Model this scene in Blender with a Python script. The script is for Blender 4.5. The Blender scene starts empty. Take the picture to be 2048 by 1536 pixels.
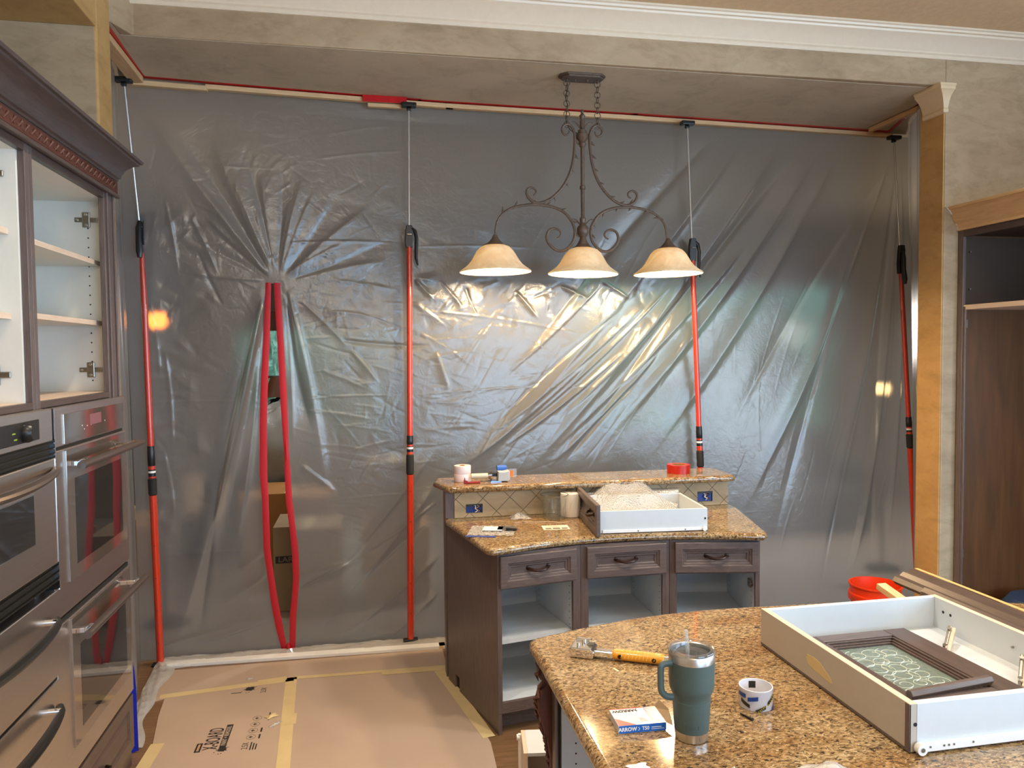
import bpy, bmesh, math, random
import numpy as np
from mathutils import Matrix, Vector
C = bpy.context.scene.collection
sc = bpy.context.scene
PI = math.pi
rnd = random.Random(7)

# ------------------------------------------------------------------ camera
cam_d = bpy.data.cameras.new('camera'); cam = bpy.data.objects.new('camera', cam_d); C.objects.link(cam)
cam_d.sensor_fit = 'HORIZONTAL'; cam_d.sensor_width = 36.0; cam_d.lens = 1500.05 / 2048 * 36.0
cam_d.clip_start = 0.02; cam_d.clip_end = 200
def look(yaw, pit, rol, loc):
    f = Vector((math.sin(yaw)*math.cos(pit), math.cos(yaw)*math.cos(pit), -math.sin(pit)))
    r = Vector((math.cos(yaw), -math.sin(yaw), 0)); d = f.cross(r)
    if d.z > 0: d = -d
    r2 = r*math.cos(rol) + d*math.sin(rol); d2 = -r*math.sin(rol) + d*math.cos(rol)
    M = Matrix((r2, -d2, -f)).transposed().to_4x4(); M.translation = loc
    return M
cam.matrix_world = look(0.190429, 0.0416731, 0.00970935, Vector((0, 0, 1.8)))
sc.camera = cam

# ------------------------------------------------------------------ world, exposure, large lights
sc.view_settings.view_transform = 'Standard'; sc.view_settings.look = 'None'
sc.view_settings.gamma = 1.0; sc.view_settings.use_curve_mapping = False
sc.view_settings.exposure = 0.0
sc.cycles.max_bounces = 10; sc.cycles.transparent_max_bounces = 12
sc.cycles.transmission_bounces = 8; sc.cycles.glossy_bounces = 5; sc.cycles.diffuse_bounces = 5
sc.cycles.sample_clamp_indirect = 6.0; sc.cycles.caustics_reflective = False; sc.cycles.caustics_refractive = False
world = bpy.data.worlds.new('sky'); sc.world = world; world.use_nodes = True
wb = world.node_tree.nodes['Background']
wb.inputs[0].default_value = (0.46, 0.70, 1.0, 1); wb.inputs[1].default_value = 5.6

def area(name, loc, size, power, col, rot, shape='RECTANGLE', sy=None, spread=PI):
    l = bpy.data.lights.new(name, 'AREA'); l.shape = shape; l.size = size
    if sy: l.size_y = sy
    l.energy = power; l.color = col; l.spread = spread
    o = bpy.data.objects.new(name, l); C.objects.link(o); o.location = loc; o.rotation_euler = rot
    return o
# daylight at the window behind the camera, plus added fill before the solid right-hand wall
area('window_daylight', (2.9, -2.95, 1.6), 3.0, 85, (0.40, 0.70, 1.0), (math.radians(90), 0, 0), sy=2.2)
area('window_daylight', (4.55, 0.5, 1.75), 3.4, 230, (0.60, 0.80, 1.0), (math.radians(90), 0, math.radians(90)), sy=2.3)
# recessed warm ceiling cans of the kitchen
for (x, y, p) in ((1.2, 2.5, 17), (2.6, 2.5, 17), (-0.2, 1.2, 15), (-0.2, 2.7, 16), (1.3, 0.2, 7), (3.9, 2.6, 26), (2.9, 0.4, 12)):
    area('can_light', (x, y, 3.60), 0.16, p, (1.0, 0.86, 0.69), (0, 0, 0), 'DISK', spread=math.radians(115))
# added warm fill light behind the camera, brightening the header
for (x, y, z, p) in ((0.2, -1.6, 2.9, 88),):
    l = bpy.data.lights.new('breakfast_lamp', 'POINT'); l.energy = p; l.color = (1.0, 0.88, 0.72); l.shadow_soft_size = 0.22
    o = bpy.data.objects.new('breakfast_lamp', l); C.objects.link(o); o.location = (x, y, z)
# added fill lights shining down to brighten the far room
for (x, y, p) in ((-1.2, 6.4, 8), (0.8, 6.0, 14), (2.8, 6.0, 18), (4.8, 6.0, 40), (0.8, 7.8, 14), (3.2, 7.8, 22)):
    area('den_downlight', (x, y, 3.33), 0.14, p, (0.94, 0.97, 1.0), (0, 0, 0), 'DISK', spread=math.radians(105))

for (x, y, z, p) in ((6.6, 6.2, 2.0, 90), (-3.1, 5.4, 2.0, 60)):  # unseen point lights added to light the plastic sheet from behind
    l = bpy.data.lights.new('den_lamp', 'POINT'); l.energy = p; l.color = (1.0, 0.92, 0.86); l.shadow_soft_size = 0.15
    o = bpy.data.objects.new('den_lamp', l); C.objects.link(o); o.location = (x, y, z)

# ------------------------------------------------------------------ helpers
def link(o, parent=None):
    C.objects.link(o)
    if parent is not None:
        o.parent = parent
        o.matrix_parent_inverse = Matrix.Translation(-Vector(parent.location))
    return o
def tag(o, label=None, cat=None, group=None, kind=None):
    if label: o['label'] = label
    if cat: o['category'] = cat
    if group: o['group'] = group
    if kind: o['kind'] = kind
    return o
def thing(name, label, cat, loc=(0, 0, 0), group=None):
    o = bpy.data.objects.new(name, None); o.location = loc; o.empty_display_size = 0.05
    C.objects.link(o); return tag(o, label, cat, group)

class MB:
    """collects geometry for one mesh; T is a local-to-world matrix for what is added next"""
    def __init__(s, T=None):
        s.v = []; s.f = []; s.mi = []; s.T = T; s.m = 0
    def add(s, vs, fs):
        n = len(s.v)
        for p in vs:
            p = Vector(p)
            if s.T is not None: p = s.T @ p
            s.v.append(p[:])
        for f in fs:
            s.f.append([i + n for i in f]); s.mi.append(s.m)
        return s
    def box(s, x0, x1, y0, y1, z0, z1):
        vs = [(x, y, z) for z in (z0, z1) for y in (y0, y1) for x in (x0, x1)]
        return s.add(vs, [(0, 2, 3, 1), (4, 5, 7, 6), (0, 1, 5, 4), (2, 6, 7, 3), (0, 4, 6, 2), (1, 3, 7, 5)])
    def prism(s, poly, z0, z1):
        n = len(poly)
        a = sum(poly[i][0]*poly[(i+1) % n][1] - poly[(i+1) % n][0]*poly[i][1] for i in range(n))
        if a < 0: poly = poly[::-1]
        vs = [(x, y, z0) for x, y in poly] + [(x, y, z1) for x, y in poly]
        fs = [list(range(n))[::-1], list(range(n, 2*n))] + [(i, (i+1) % n, n+(i+1) % n, n+i) for i in range(n)]
        return s.add(vs, fs)
    def extr(s, poly, d0, d1, axis='y'):
        """polygon in the plane across axis, extruded along it: y -> (x,z), x -> (y,z)"""
        n = len(poly)
        f = (lambda a, b, t: (a, t, b)) if axis == 'y' else (lambda a, b, t: (t, a, b))
        vs = [f(a, b, d0) for a, b in poly] + [f(a, b, d1) for a, b in poly]
        fs = [list(range(n)), list(range(n, 2*n))[::-1]] + [(i, n+i, n+(i+1) % n, (i+1) % n) for i in range(n)]
        return s.add(vs, fs)
    def tube(s, pts, r, n=8, caps=True, flat=1.0):
        pts = [Vector(p) for p in pts]; k = len(pts)
        rs = r if isinstance(r, (list, tuple)) else [r]*k
        base = len(s.v); vs = []; up = None
        for i, p in enumerate(pts):
            t = (pts[min(i+1, k-1)] - pts[max(i-1, 0)])
            if t.length < 1e-9: t = Vector((0, 0, 1))
            t.normalize()
            if up is None:
                up = Vector((0, 0, 1)) if abs(t.z) < 0.9 else Vector((0, 1, 0))
            u = t.cross(up)
            if u.length < 1e-6: u = t.cross(Vector((1, 0, 0)))
            u.normalize(); w = u.cross(t).normalized(); up = w
            for j in range(n):
                a = 2*PI*j/n
                vs.append(p + u*rs[i]*math.cos(a) + w*rs[i]*flat*math.sin(a))
        fs = [(i*n+j, i*n+(j+1) % n, (i+1)*n+(j+1) % n, (i+1)*n+j) for i in range(k-1) for j in range(n)]
        if caps: fs += [list(range(n))[::-1], list(range((k-1)*n, k*n))]
        return s.add(vs, fs)
    def lathe(s, prof, c=(0, 0, 0), n=32, axis=None, close=False):
        """prof = [(r, h)], turned about z (or about the direction axis) through c"""
        c = Vector(c); R = Matrix.Identity(3)
        if axis is not None: R = Vector((0, 0, 1)).rotation_difference(Vector(axis)).to_matrix()
        k = len(prof); vs = []
        for r, h in prof:
            for j in range(n):
                a = 2*PI*j/n
                vs.append(c + R @ Vector((r*math.cos(a), r*math.sin(a), h)))
        fs = [(i*n+j, i*n+(j+1) % n, (i+1)*n+(j+1) % n, (i+1)*n+j) for i in range(k-1) for j in range(n)]
        if not close:
            if prof[0][0] > 1e-5: fs.append(list(range(n))[::-1])
            if prof[-1][0] > 1e-5: fs.append(list(range((k-1)*n, k*n)))
        else:
            fs += [((k-1)*n+j, (k-1)*n+(j+1) % n, (j+1) % n, j) for j in range(n)]
        return s.add(vs, fs)
    def cyl(s, a, b, r, n=16, r2=None):
        a = Vector(a); b = Vector(b); d = b - a
        return s.lathe([(r, 0), (r if r2 is None else r2, d.length)], a, n, d.normalized())
    def torus(s, c, R, r, axis=(0, 0, 1), n=20, m=8, sx=1.0):
        q = Vector((0, 0, 1)).rotation_difference(Vector(axis)).to_matrix(); c = Vector(c); vs = []
        for i in range(n):
            a = 2*PI*i/n
            for j in range(m):
                b = 2*PI*j/m
                vs.append(c + q @ Vector(((R*sx + r*math.cos(b))*math.cos(a), (R + r*math.cos(b))*math.sin(a), r*math.sin(b))))
        fs = [(i*m+j, ((i+1) % n)*m+j, ((i+1) % n)*m+(j+1) % m, i*m+(j+1) % m) for i in range(n) for j in range(m)]
        return s.add(vs, fs)
    def rings(s, x0, x1, z0, z1, steps, back):
        """a framed panel facing -y: steps = [(inset, y)]; closed to the plane y = back"""
        vs = []; fs = []
        def r(i, y): return [(x0+i, y, z0+i), (x1-i, y, z0+i), (x1-i, y, z1-i), (x0+i, y, z1-i)]
        rows = [r(0, back)] + [r(i, y) for i, y in steps]
        for q in rows: vs += q
        for k in range(len(rows)-1):
            for j in range(4):
                fs.append((k*4+j, k*4+(j+1) % 4, (k+1)*4+(j+1) % 4, (k+1)*4+j))
        e = (len(rows)-1)*4
        fs.append((e, e+1, e+2, e+3)); fs.append((3, 2, 1, 0))
        return s.add(vs, fs)
    def slab(s, poly, z0, z1, r=0.016, seg=5):
        """stone slab with a rounded nose all round"""
        n = len(poly)
        if sum(poly[i][0]*poly[(i+1) % n][1] - poly[(i+1) % n][0]*poly[i][1] for i in range(n)) < 0: poly = poly[::-1]
        def off(d):
            o = []
            for i in range(n):
                p0 = Vector(poly[i-1]); p = Vector(poly[i]); p1 = Vector(poly[(i+1) % n])
                a = (p-p0).normalized(); b = (p1-p).normalized()
                na = Vector((-a.y, a.x)); nb = Vector((-b.y, b.x))
                m = (na+nb); m = m / max(m.length_squared/2, 0.6) if m.length > 1e-6 else na
                o.append((p.x + m.x*d, p.y + m.y*d))
            return o
        prof = []
        h = (z1-z0)/2; r = min(r, h)
        for k in range(seg+1):
            a = PI/2*k/seg
            prof.append((r*(1-math.sin(a)), z0 + r*(1-math.cos(a))))
        for k in range(seg+1):
            a = PI/2*k/seg
            prof.append((r*(1-math.cos(a)), z1 - r*(1-math.sin(a))))
        prof = [(r+0.004, z0)] + prof + [(r+0.004, z1)]
        vs = []
        for d, z in prof: vs += [(x, y, z) for x, y in off(d)]
        k = len(prof)
        fs = [(i*n+j, i*n+(j+1) % n, (i+1)*n+(j+1) % n, (i+1)*n+j) for i in range(k-1) for j in range(n)]
        fs += [list(range(n))[::-1], list(range((k-1)*n, k*n))]
        return s.add(vs, fs)
    def build(s, name, mats, parent=None, smooth=False, bevel=0, seg=2, kind=None, label=None, ang=35):
        me = bpy.data.meshes.new(name); me.from_pydata(s.v, [], s.f); me.update()
        if not isinstance(mats, (list, tuple)): mats = [mats]
        for m in mats: me.materials.append(m)
        if len(mats) > 1: me.polygons.foreach_set('material_index', s.mi)
        if smooth:
            me.polygons.foreach_set('use_smooth', [True]*len(me.polygons))
            me.set_sharp_from_angle(angle=math.radians(ang))
        o = bpy.data.objects.new(name, me); link(o, parent)
        if bevel:
            b = o.modifiers.new('bevel', 'BEVEL'); b.width = bevel; b.segments = seg
            b.limit_method = 'ANGLE'; b.angle_limit = math.radians(40)
        if kind: o['kind'] = kind
        if label: o['label'] = label
        return o

def frame(o, ang):
    return Matrix.Translation(Vector(o)) @ Matrix.Rotation(ang, 4, 'Z')
def smoothpath(pts, sub=4):
    """Catmull-Rom through points"""
    P = [Vector(p) for p in pts]; out = []
    for i in range(len(P)-1):
        a = P[max(i-1, 0)]; b = P[i]; c = P[i+1]; d = P[min(i+2, len(P)-1)]
        for k in range(sub):
            t = k/sub
            out.append(0.5*((2*b) + (c-a)*t + (2*a-5*b+4*c-d)*t*t + (3*b-a-3*c+d)*t*t*t))
    out.append(P[-1]); return out
def text(name, body, size, M, m, parent=None, sx=1.0, extrude=0.0004, align='CENTER', bold=0.0):
    cu = bpy.data.curves.new(name, 'FONT'); cu.body = body; cu.size = size; cu.extrude = extrude
    cu.align_x = align; cu.align_y = 'CENTER'; cu.offset = bold; cu.resolution_u = 3
    cu.materials.append(m)
    o = bpy.data.objects.new(name, cu); C.objects.link(o)
    W = M @ Matrix.Diagonal((sx, 1, 1, 1))
    if parent is not None:
        o.parent = parent; o.matrix_parent_inverse = Matrix.Translation(-Vector(parent.location))
    o.matrix_basis = W
    FONTS.append(o)
    return o
FONTS = []
def fonts_to_mesh():
    """turn every lettering curve into a plain mesh object"""
    dg = bpy.context.evaluated_depsgraph_get()
    for o in FONTS:
        me = bpy.data.meshes.new_from_object(o.evaluated_get(dg)); me.name = o.name
        q = bpy.data.objects.new('lettering', me); C.objects.link(q)
        q.parent = o.parent; q.matrix_parent_inverse = o.matrix_parent_inverse.copy(); q.matrix_basis = o.matrix_basis.copy()
        bpy.data.objects.remove(o)

# ------------------------------------------------------------------ materials
class N:
    def __init__(s, name):
        s.mat = bpy.data.materials.new(name); s.mat.use_nodes = True
        s.t = s.mat.node_tree; s.n = s.t.nodes; s.l = s.t.links
        s.p = s.n.get('Principled BSDF'); s.out = s.n.get('Material Output')
    def new(s, typ, **kw):
        nd = s.n.new(typ)
        for k, v in kw.items():
            if k.startswith('i_'): nd.inputs[int(k[2:]) if k[2:].isdigit() else k[2:].replace('_', ' ')].default_value = v
            else: setattr(nd, k, v)
        return nd
    def coord(s, scale=(1, 1, 1), rot=(0, 0, 0)):
        g = s.new('ShaderNodeNewGeometry'); m = s.new('ShaderNodeMapping')
        m.inputs['Scale'].default_value = scale; m.inputs['Rotation'].default_value = rot
        s.l.new(g.outputs['Position'], m.inputs['Vector']); return m.outputs[0]
    def noise(s, vec, scale, detail=4, rough=0.55, dist=0.0):
        nd = s.new('ShaderNodeTexNoise'); nd.inputs['Scale'].default_value = scale
        nd.inputs['Detail'].default_value = detail; nd.inputs['Roughness'].default_value = rough
        nd.inputs['Distortion'].default_value = dist
        s.l.new(vec, nd.inputs['Vector']); return nd.outputs['Fac']
    def ramp(s, fac, stops):
        r = s.new('ShaderNodeValToRGB'); e = r.color_ramp.elements
        while len(e) < len(stops): e.new(0.5)
        for q, (pos, col) in zip(e, stops):
            q.position = pos; q.color = (*col, 1) if len(col) == 3 else col
        s.l.new(fac, r.inputs[0]); return r.outputs[0]
    def mix(s, fac, a, b, mode='MIX'):
        m = s.new('ShaderNodeMixRGB', blend_type=mode)
        for i, v in ((0, fac), (1, a), (2, b)):
            if hasattr(v, 'node'): s.l.new(v, m.inputs[i])
            else: m.inputs[i].default_value = v if i == 0 else (*v, 1)
        return m.outputs[0]
    def bump(s, h, strength=0.3, dist=0.01):
        b = s.new('ShaderNodeBump'); b.inputs['Strength'].default_value = strength; b.inputs['Distance'].default_value = dist
        s.l.new(h, b.inputs['Height']); s.l.new(b.outputs[0], s.p.inputs['Normal']); return b.outputs[0]
    def col(s, c):
        if hasattr(c, 'node'): s.l.new(c, s.p.inputs['Base Color'])
        else: s.p.inputs['Base Color'].default_value = (*c, 1)
        return s
def srgb(r, g, b):
    return tuple((c/255/12.92 if c/255 <= 0.04045 else ((c/255+0.055)/1.055)**2.4) for c in (r, g, b))
def plain(name, c, rough=0.5, metal=0.0, var=0.06, vs=30, emis=None, coat=0, bump=0, spec=None, alpha=None):
    k = N(name); k.p.inputs['Roughness'].default_value = rough; k.p.inputs['Metallic'].default_value = metal
    if coat: k.p.inputs['Coat Weight'].default_value = coat; k.p.inputs['Coat Roughness'].default_value = 0.08
    if spec is not None: k.p.inputs['Specular IOR Level'].default_value = spec
    v = k.noise(k.coord(), vs, 3)
    k.col(k.ramp(v, [(0.3, tuple(x*(1-var) for x in c)), (0.7, tuple(min(1, x*(1+var)) for x in c))]))
    if bump: k.bump(v, bump, 0.002)
    if emis:
        k.p.inputs['Emission Color'].default_value = (*emis[0], 1); k.p.inputs['Emission Strength'].default_value = emis[1]
    return k.mat
def wood(name, a, b, axis='z', scale=14, rough=0.42, coat=0.0):
    k = N(name); st = {'z': (8, 8, 0.7), 'x': (0.7, 8, 8), 'y': (8, 0.7, 8)}[axis]
    v = k.noise(k.coord(st), scale, 5, 0.6, 0.6)
    k.col(k.ramp(v, [(0.25, a), (0.75, b)])); k.p.inputs['Roughness'].default_value = rough
    if coat: k.p.inputs['Coat Weight'].default_value = coat
    k.bump(v, 0.12, 0.002); return k.mat
def plaster(name, a, b, c):
    k = N(name); co = k.coord((0.6, 0.6, 1.3))
    v = k.noise(co, 2.2, 8, 0.68, 0.4); v2 = k.noise(co, 10, 8, 0.7, 0.5)
    base = k.ramp(v, [(0.3, a), (0.52, b), (0.75, c)])
    dark = k.ramp(v2, [(0.30, (0.62, 0.60, 0.55)), (0.52, (1, 1, 1))])
    k.col(k.mix(0.55, base, dark, 'MULTIPLY')); k.p.inputs['Roughness'].default_value = 0.62
    k.bump(k.noise(co, 22, 5, 0.6), 0.22, 0.006); return k.mat
def steel(name, c, rough=0.22, axis='y'):
    k = N(name); k.p.inputs['Metallic'].default_value = 1.0
    st = {'y': (200, 1.5, 200), 'x': (1.5, 200, 200), 'z': (200, 200, 1.5)}[axis]
    v = k.noise(k.coord(st), 3, 3)
    k.col(k.ramp(v, [(0.3, tuple(x*0.9 for x in c)), (0.7, c)]))
    r = k.new('ShaderNodeMapRange'); r.inputs[3].default_value = rough*0.8; r.inputs[4].default_value = rough*1.25
    k.l.new(v, r.inputs[0]); k.l.new(r.outputs[0], k.p.inputs['Roughness']); return k.mat
def granite(name):
    k = N(name); co = k.coord((1, 1.7, 1), (0, 0, 0.5))
    v = k.noise(co, 3.0, 6, 0.6, 0.8); f = k.noise(co, 92, 4, 0.62, 0.3); g = k.noise(co, 60, 5, 0.7, 0.6); d = k.noise(co, 130, 3, 0.6, 0.2)
    f2 = k.noise(co, 38, 3, 0.6, 0.4)
    base = k.ramp(g, [(0.32, srgb(88, 67, 46)), (0.45, srgb(146, 120, 84)), (0.56, srgb(186, 160, 118)), (0.70, srgb(212, 193, 158))])
    gold = k.ramp(v, [(0.38, (0.80, 0.80, 0.82)), (0.62, (0.56, 0.42, 0.29))])
    b = k.mix(0.85, base, gold, 'MULTIPLY')
    b = k.mix(k.ramp(f, [(0.37, (1, 1, 1)), (0.43, (0, 0, 0))]), b, srgb(44, 34, 29))
    b = k.mix(k.ramp(f2, [(0.33, (1, 1, 1)), (0.37, (0, 0, 0))]), b, srgb(52, 40, 34))
    b = k.mix(k.ramp(d, [(0.62, (0, 0, 0)), (0.69, (1, 1, 1))]), b, srgb(214, 198, 172))
    k.col(b); k.p.inputs['Roughness'].default_value = 0.07; k.p.inputs['Specular IOR Level'].default_value = 0.6
    return k.mat
def skin(k, f0):
    """reflectance of a thin film seen from either side: f0 head on, 1 at grazing"""
    lw = k.new('ShaderNodeLayerWeight'); lw.inputs[0].default_value = 0.5
    pw = k.new('ShaderNodeMath', operation='POWER'); pw.inputs[1].default_value = 4.0; k.l.new(lw.outputs['Facing'], pw.inputs[0])
    ma = k.new('ShaderNodeMath', operation='MULTIPLY_ADD'); ma.inputs[1].default_value = 0.85-f0; ma.inputs[2].default_value = f0
    k.l.new(pw.outputs[0], ma.inputs[0]); return ma, lw
def glassy(name, c=(1, 1, 1), rough=0.0, ior=1.45):
    k = N(name); k.p.inputs['Transmission Weight'].default_value = 1; k.p.inputs['Roughness'].default_value = rough
    k.p.inputs['IOR'].default_value = ior; k.col(c); return k.mat
def film(name, tint, trans=0.75, rough=0.12, haze=0.2, bumpy=0.0):
    """thin clear film: mostly see-through, with a sheen"""
    k = N(name); k.n.remove(k.p)
    tr = k.new('ShaderNodeBsdfTransparent'); tr.inputs[0].default_value = (*tint, 1)
    df = k.new('ShaderNodeBsdfDiffuse'); df.inputs[0].default_value = (0.8, 0.8, 0.8, 1)
    gl = k.new('ShaderNodeBsdfGlossy'); gl.inputs['Roughness'].default_value = rough
    m1 = k.new('ShaderNodeMixShader'); m1.inputs[0].default_value = haze
    k.l.new(tr.outputs[0], m1.inputs[1]); k.l.new(df.outputs[0], m1.inputs[2])
    fr, lw = skin(k, 0.06)
    m2 = k.new('ShaderNodeMixShader'); k.l.new(fr.outputs[0], m2.inputs[0])
    k.l.new(m1.outputs[0], m2.inputs[1]); k.l.new(gl.outputs[0], m2.inputs[2])
    k.l.new(m2.outputs[0], k.out.inputs[0])
    if bumpy:
        b = k.new('ShaderNodeBump'); b.inputs['Strength'].default_value = bumpy; b.inputs['Distance'].default_value = 0.01
        k.l.new(k.noise(k.coord(), 60, 3, 0.6, 1.0), b.inputs['Height'])
        for q in (df, gl, lw): k.l.new(b.outputs[0], q.inputs['Normal'])
    return k.mat
def sheeting(name):
    """milky construction plastic: hazy transmission, some scatter, glossy skin"""
    k = N(name); k.n.remove(k.p); co = k.coord()
    rf = k.new('ShaderNodeBsdfRefraction'); rf.inputs['Roughness'].default_value = 0.42; rf.inputs['IOR'].default_value = 1.13
    rf.inputs[0].default_value = (0.80, 0.80, 0.80, 1)
    tl = k.new('ShaderNodeBsdfTranslucent'); tl.inputs[0].default_value = (0.60, 0.60, 0.60, 1)
    df = k.new('ShaderNodeBsdfDiffuse'); df.inputs[0].default_value = (0.38, 0.385, 0.385, 1)
    gl = k.new('ShaderNodeBsdfGlossy'); gl.inputs['Roughness'].default_value = 0.25
    a = k.new('ShaderNodeMixShader'); a.inputs[0].default_value = 0.5
    k.l.new(tl.outputs[0], a.inputs[1]); k.l.new(df.outputs[0], a.inputs[2])
    b = k.new('ShaderNodeMixShader'); b.inputs[0].default_value = 0.42
    k.l.new(rf.outputs[0], b.inputs[1]); k.l.new(a.outputs[0], b.inputs[2])
    fr, lw = skin(k, 0.085)
    c = k.new('ShaderNodeMixShader'); k.l.new(fr.outputs[0], c.inputs[0])
    k.l.new(b.outputs[0], c.inputs[1]); k.l.new(gl.outputs[0], c.inputs[2]); k.l.new(c.outputs[0], k.out.inputs[0])
    h = k.noise(co, 16, 4, 0.6, 1.6); bp = k.new('ShaderNodeBump')
    bp.inputs['Strength'].default_value = 0.25; bp.inputs['Distance'].default_value = 0.008
    k.l.new(h, bp.inputs['Height'])
    for q in (df, gl, tl): k.l.new(bp.outputs[0], q.inputs['Normal'])
    return k.mat

M = {}
M['wall'] = plaster('faux_plaster', srgb(156, 134, 106), srgb(178, 156, 126), srgb(194, 174, 144))
M['wall_gold'] = plaster('gold_plaster', srgb(182, 142, 84), srgb(196, 156, 98), srgb(208, 170, 112))
M['soffit'] = plaster('soffit_paint', srgb(188, 174, 150), srgb(198, 184, 160), srgb(206, 192, 168))
M['ceiling'] = plain('ceiling_paint', srgb(214, 188, 152), 0.8)
M['crown'] = plain('white_crown_paint', srgb(234, 220, 198), 0.35, var=0.02)
M['crown_end'] = plain('ivory_capital_paint', srgb(226, 204, 168), 0.4, var=0.02)
M['brown'] = wood('dark_stained_wood', srgb(82, 70, 67), srgb(110, 95, 91), 'z', 14, 0.36)
M['brown_h'] = wood('dark_stained_wood_level', srgb(82, 70, 67), srgb(110, 95, 91), 'x', 14, 0.36)
M['brown_y'] = wood('dark_stained_wood_crown', srgb(68, 55, 50), srgb(92, 76, 70), 'y', 14, 0.36)
M['red_carve'] = wood('reddish_carved_wood', srgb(66, 34, 25), srgb(92, 48, 35), 'y', 30, 0.6)
M['mahog'] = wood('reddish_brown_panel', srgb(78, 50, 28), srgb(104, 68, 38), 'z', 3, 0.35)
M['mel'] = plain('white_melamine', srgb(201, 207, 212), 0.4, var=0.015)  # blue of cool daylight mixed into the white base
M['mel_w'] = plain('cream_white_lining', srgb(226, 223, 214), 0.45, var=0.015)  # same melamine, lighter and creamier to stand for warm light in tall cabinets
M['mel_edge'] = wood('maple_edge', srgb(206, 182, 160), srgb(222, 200, 180), 'y', 10, 0.5)
M['pine'] = wood('raw_pine', srgb(206, 170, 122), srgb(228, 196, 152), 'x', 8, 0.6)
M['pine_y'] = wood('raw_pine_lengthwise', srgb(200, 160, 112), srgb(224, 188, 142), 'y', 8, 0.6)
M['steel'] = steel('brushed_steel', (0.64, 0.605, 0.59), 0.30)
M['steel_dark'] = steel('smoked_steel', (0.24, 0.21, 0.19), 0.28)
M['bar_handle'] = plain('dark_bronze_bar', (0.22, 0.18, 0.155), 0.3, 0.85, 0.03)
M['rod'] = plain('grey_steel_rod', (0.55, 0.54, 0.52), 0.3, 0.6, 0.02)
M['chrome'] = plain('chrome', (0.78, 0.78, 0.80), 0.08, 1.0, 0.02)
M['zinc'] = plain('nickel_hinge', (0.36, 0.34, 0.30), 0.3, 1.0, 0.1)
M['bronze'] = plain('oil_rubbed_bronze', srgb(62, 44, 38), 0.32, 0.75, 0.2)
M['iron'] = plain('weathered_iron', srgb(98, 82, 70), 0.5, 0.25, 0.2, 60, bump=0.4)
M['black'] = plain('black_plastic', srgb(22, 22, 22), 0.35)
M['blackrub'] = plain('black_foam_grip', srgb(26, 25, 24), 0.8)
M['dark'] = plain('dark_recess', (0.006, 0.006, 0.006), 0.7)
M['orange_red'] = plain('orange_red_tube_paint', srgb(196, 54, 28), 0.25, 0.0, 0.03, coat=0.5)
M['red_tape'] = plain('red_zipper_fabric', srgb(176, 14, 32), 0.6, 0.0, 0.08, 120)
M['red_tape2'] = plain('red_sheathing_tape', srgb(196, 20, 28), 0.3, 0.0, 0.08)
M['blue_tape'] = plain('blue_painter_tape', srgb(24, 36, 168), 0.55, 0.0, 0.08)
M['mask_tape'] = plain('tan_masking_tape', srgb(204, 182, 136), 0.6, 0.0, 0.05, 12)
M['granite'] = granite('gold_granite')
M['card'] = plain('brown_floor_cardboard', srgb(178, 156, 138), 0.62, 0.0, 0.05, 2.2, bump=0.05)
M['card2'] = plain('grey_brown_carton', srgb(150, 124, 92), 0.7, 0.0, 0.06, 6)
M['card3'] = plain('tan_carton', srgb(164, 112, 56), 0.7, 0.0, 0.06, 6)
M['ink'] = plain('black_print', srgb(34, 28, 26), 0.6)
M['ink_l'] = plain('tan_print', srgb(176, 138, 106), 0.6)
M['white'] = plain('white_plastic', srgb(236, 236, 236), 0.4, var=0.02)
M['floor'] = wood('brown_wood_floor', srgb(96, 70, 46), srgb(136, 104, 74), 'x', 6, 0.35)
M['oven_glass'] = plain('bronze_mirror_glass', (0.40, 0.34, 0.295), 0.07, 0.85, 0.02)
M['oven_win'] = plain('black_oven_window', (0.02, 0.018, 0.018), 0.03, 0.0, 0.02, spec=1.0)
M['tile'] = plaster('travertine_tile', srgb(150, 128, 96), srgb(178, 154, 118), srgb(196, 172, 136))
M['grout'] = plain('grout', srgb(150, 132, 104), 0.8)
M['film'] = film('clear_film', (0.93, 0.92, 0.90), haze=0.22, rough=0.15, bumpy=0.4)
M['sheet'] = sheeting('construction_sheeting')
# ------------------------------------------------------------------ setting: kitchen shell
def struct(name, mb, mats, **kw):
    o = mb.build(name, mats, **kw); o['kind'] = 'structure'; return o
struct('floor', MB().box(-4, 9, -3.2, 4.7, -0.10, 0.0), M['floor'])
struct('floor', MB().box(-4, 9, 4.7, 10.2, -0.10, 0.0), wood('grey_brown_den_floor', srgb(106, 92, 78), srgb(136, 120, 104), 'x', 6, 0.4))
struct('ceiling', MB().box(-1.9, 4.8, -3.2, 3.96, 3.62, 3.72), M['ceiling'])
# header over the wide opening; its left end turns towards the cabinets
struct('beam_1', MB().prism([(-1.076, 3.94), (-1.135, 3.80), (-1.135, 4.10), (3.36, 4.10), (3.36, 3.90)], 3.34, 3.62), M['wall'], bevel=0.006)
# soffit over the left cabinets
struct('beam_2', MB().box(-1.9, -1.135, -3.2, 3.612, 3.238, 3.62), M['wall_gold'], bevel=0.005)
struct('wall_left', MB().box(-1.9, -1.72, -3.2, 3.62, 0, 3.238), M['wall'])
struct('wall_stub', MB().box(-1.9, -1.135, 3.62, 3.80, 0, 3.62), [M['wall_gold']], bevel=0.008)
pl = MB().box(-1.72, -1.145, 3.610, 3.62, 2.3, 3.238)
struct('trim_1', pl, M['wall'])
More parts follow.
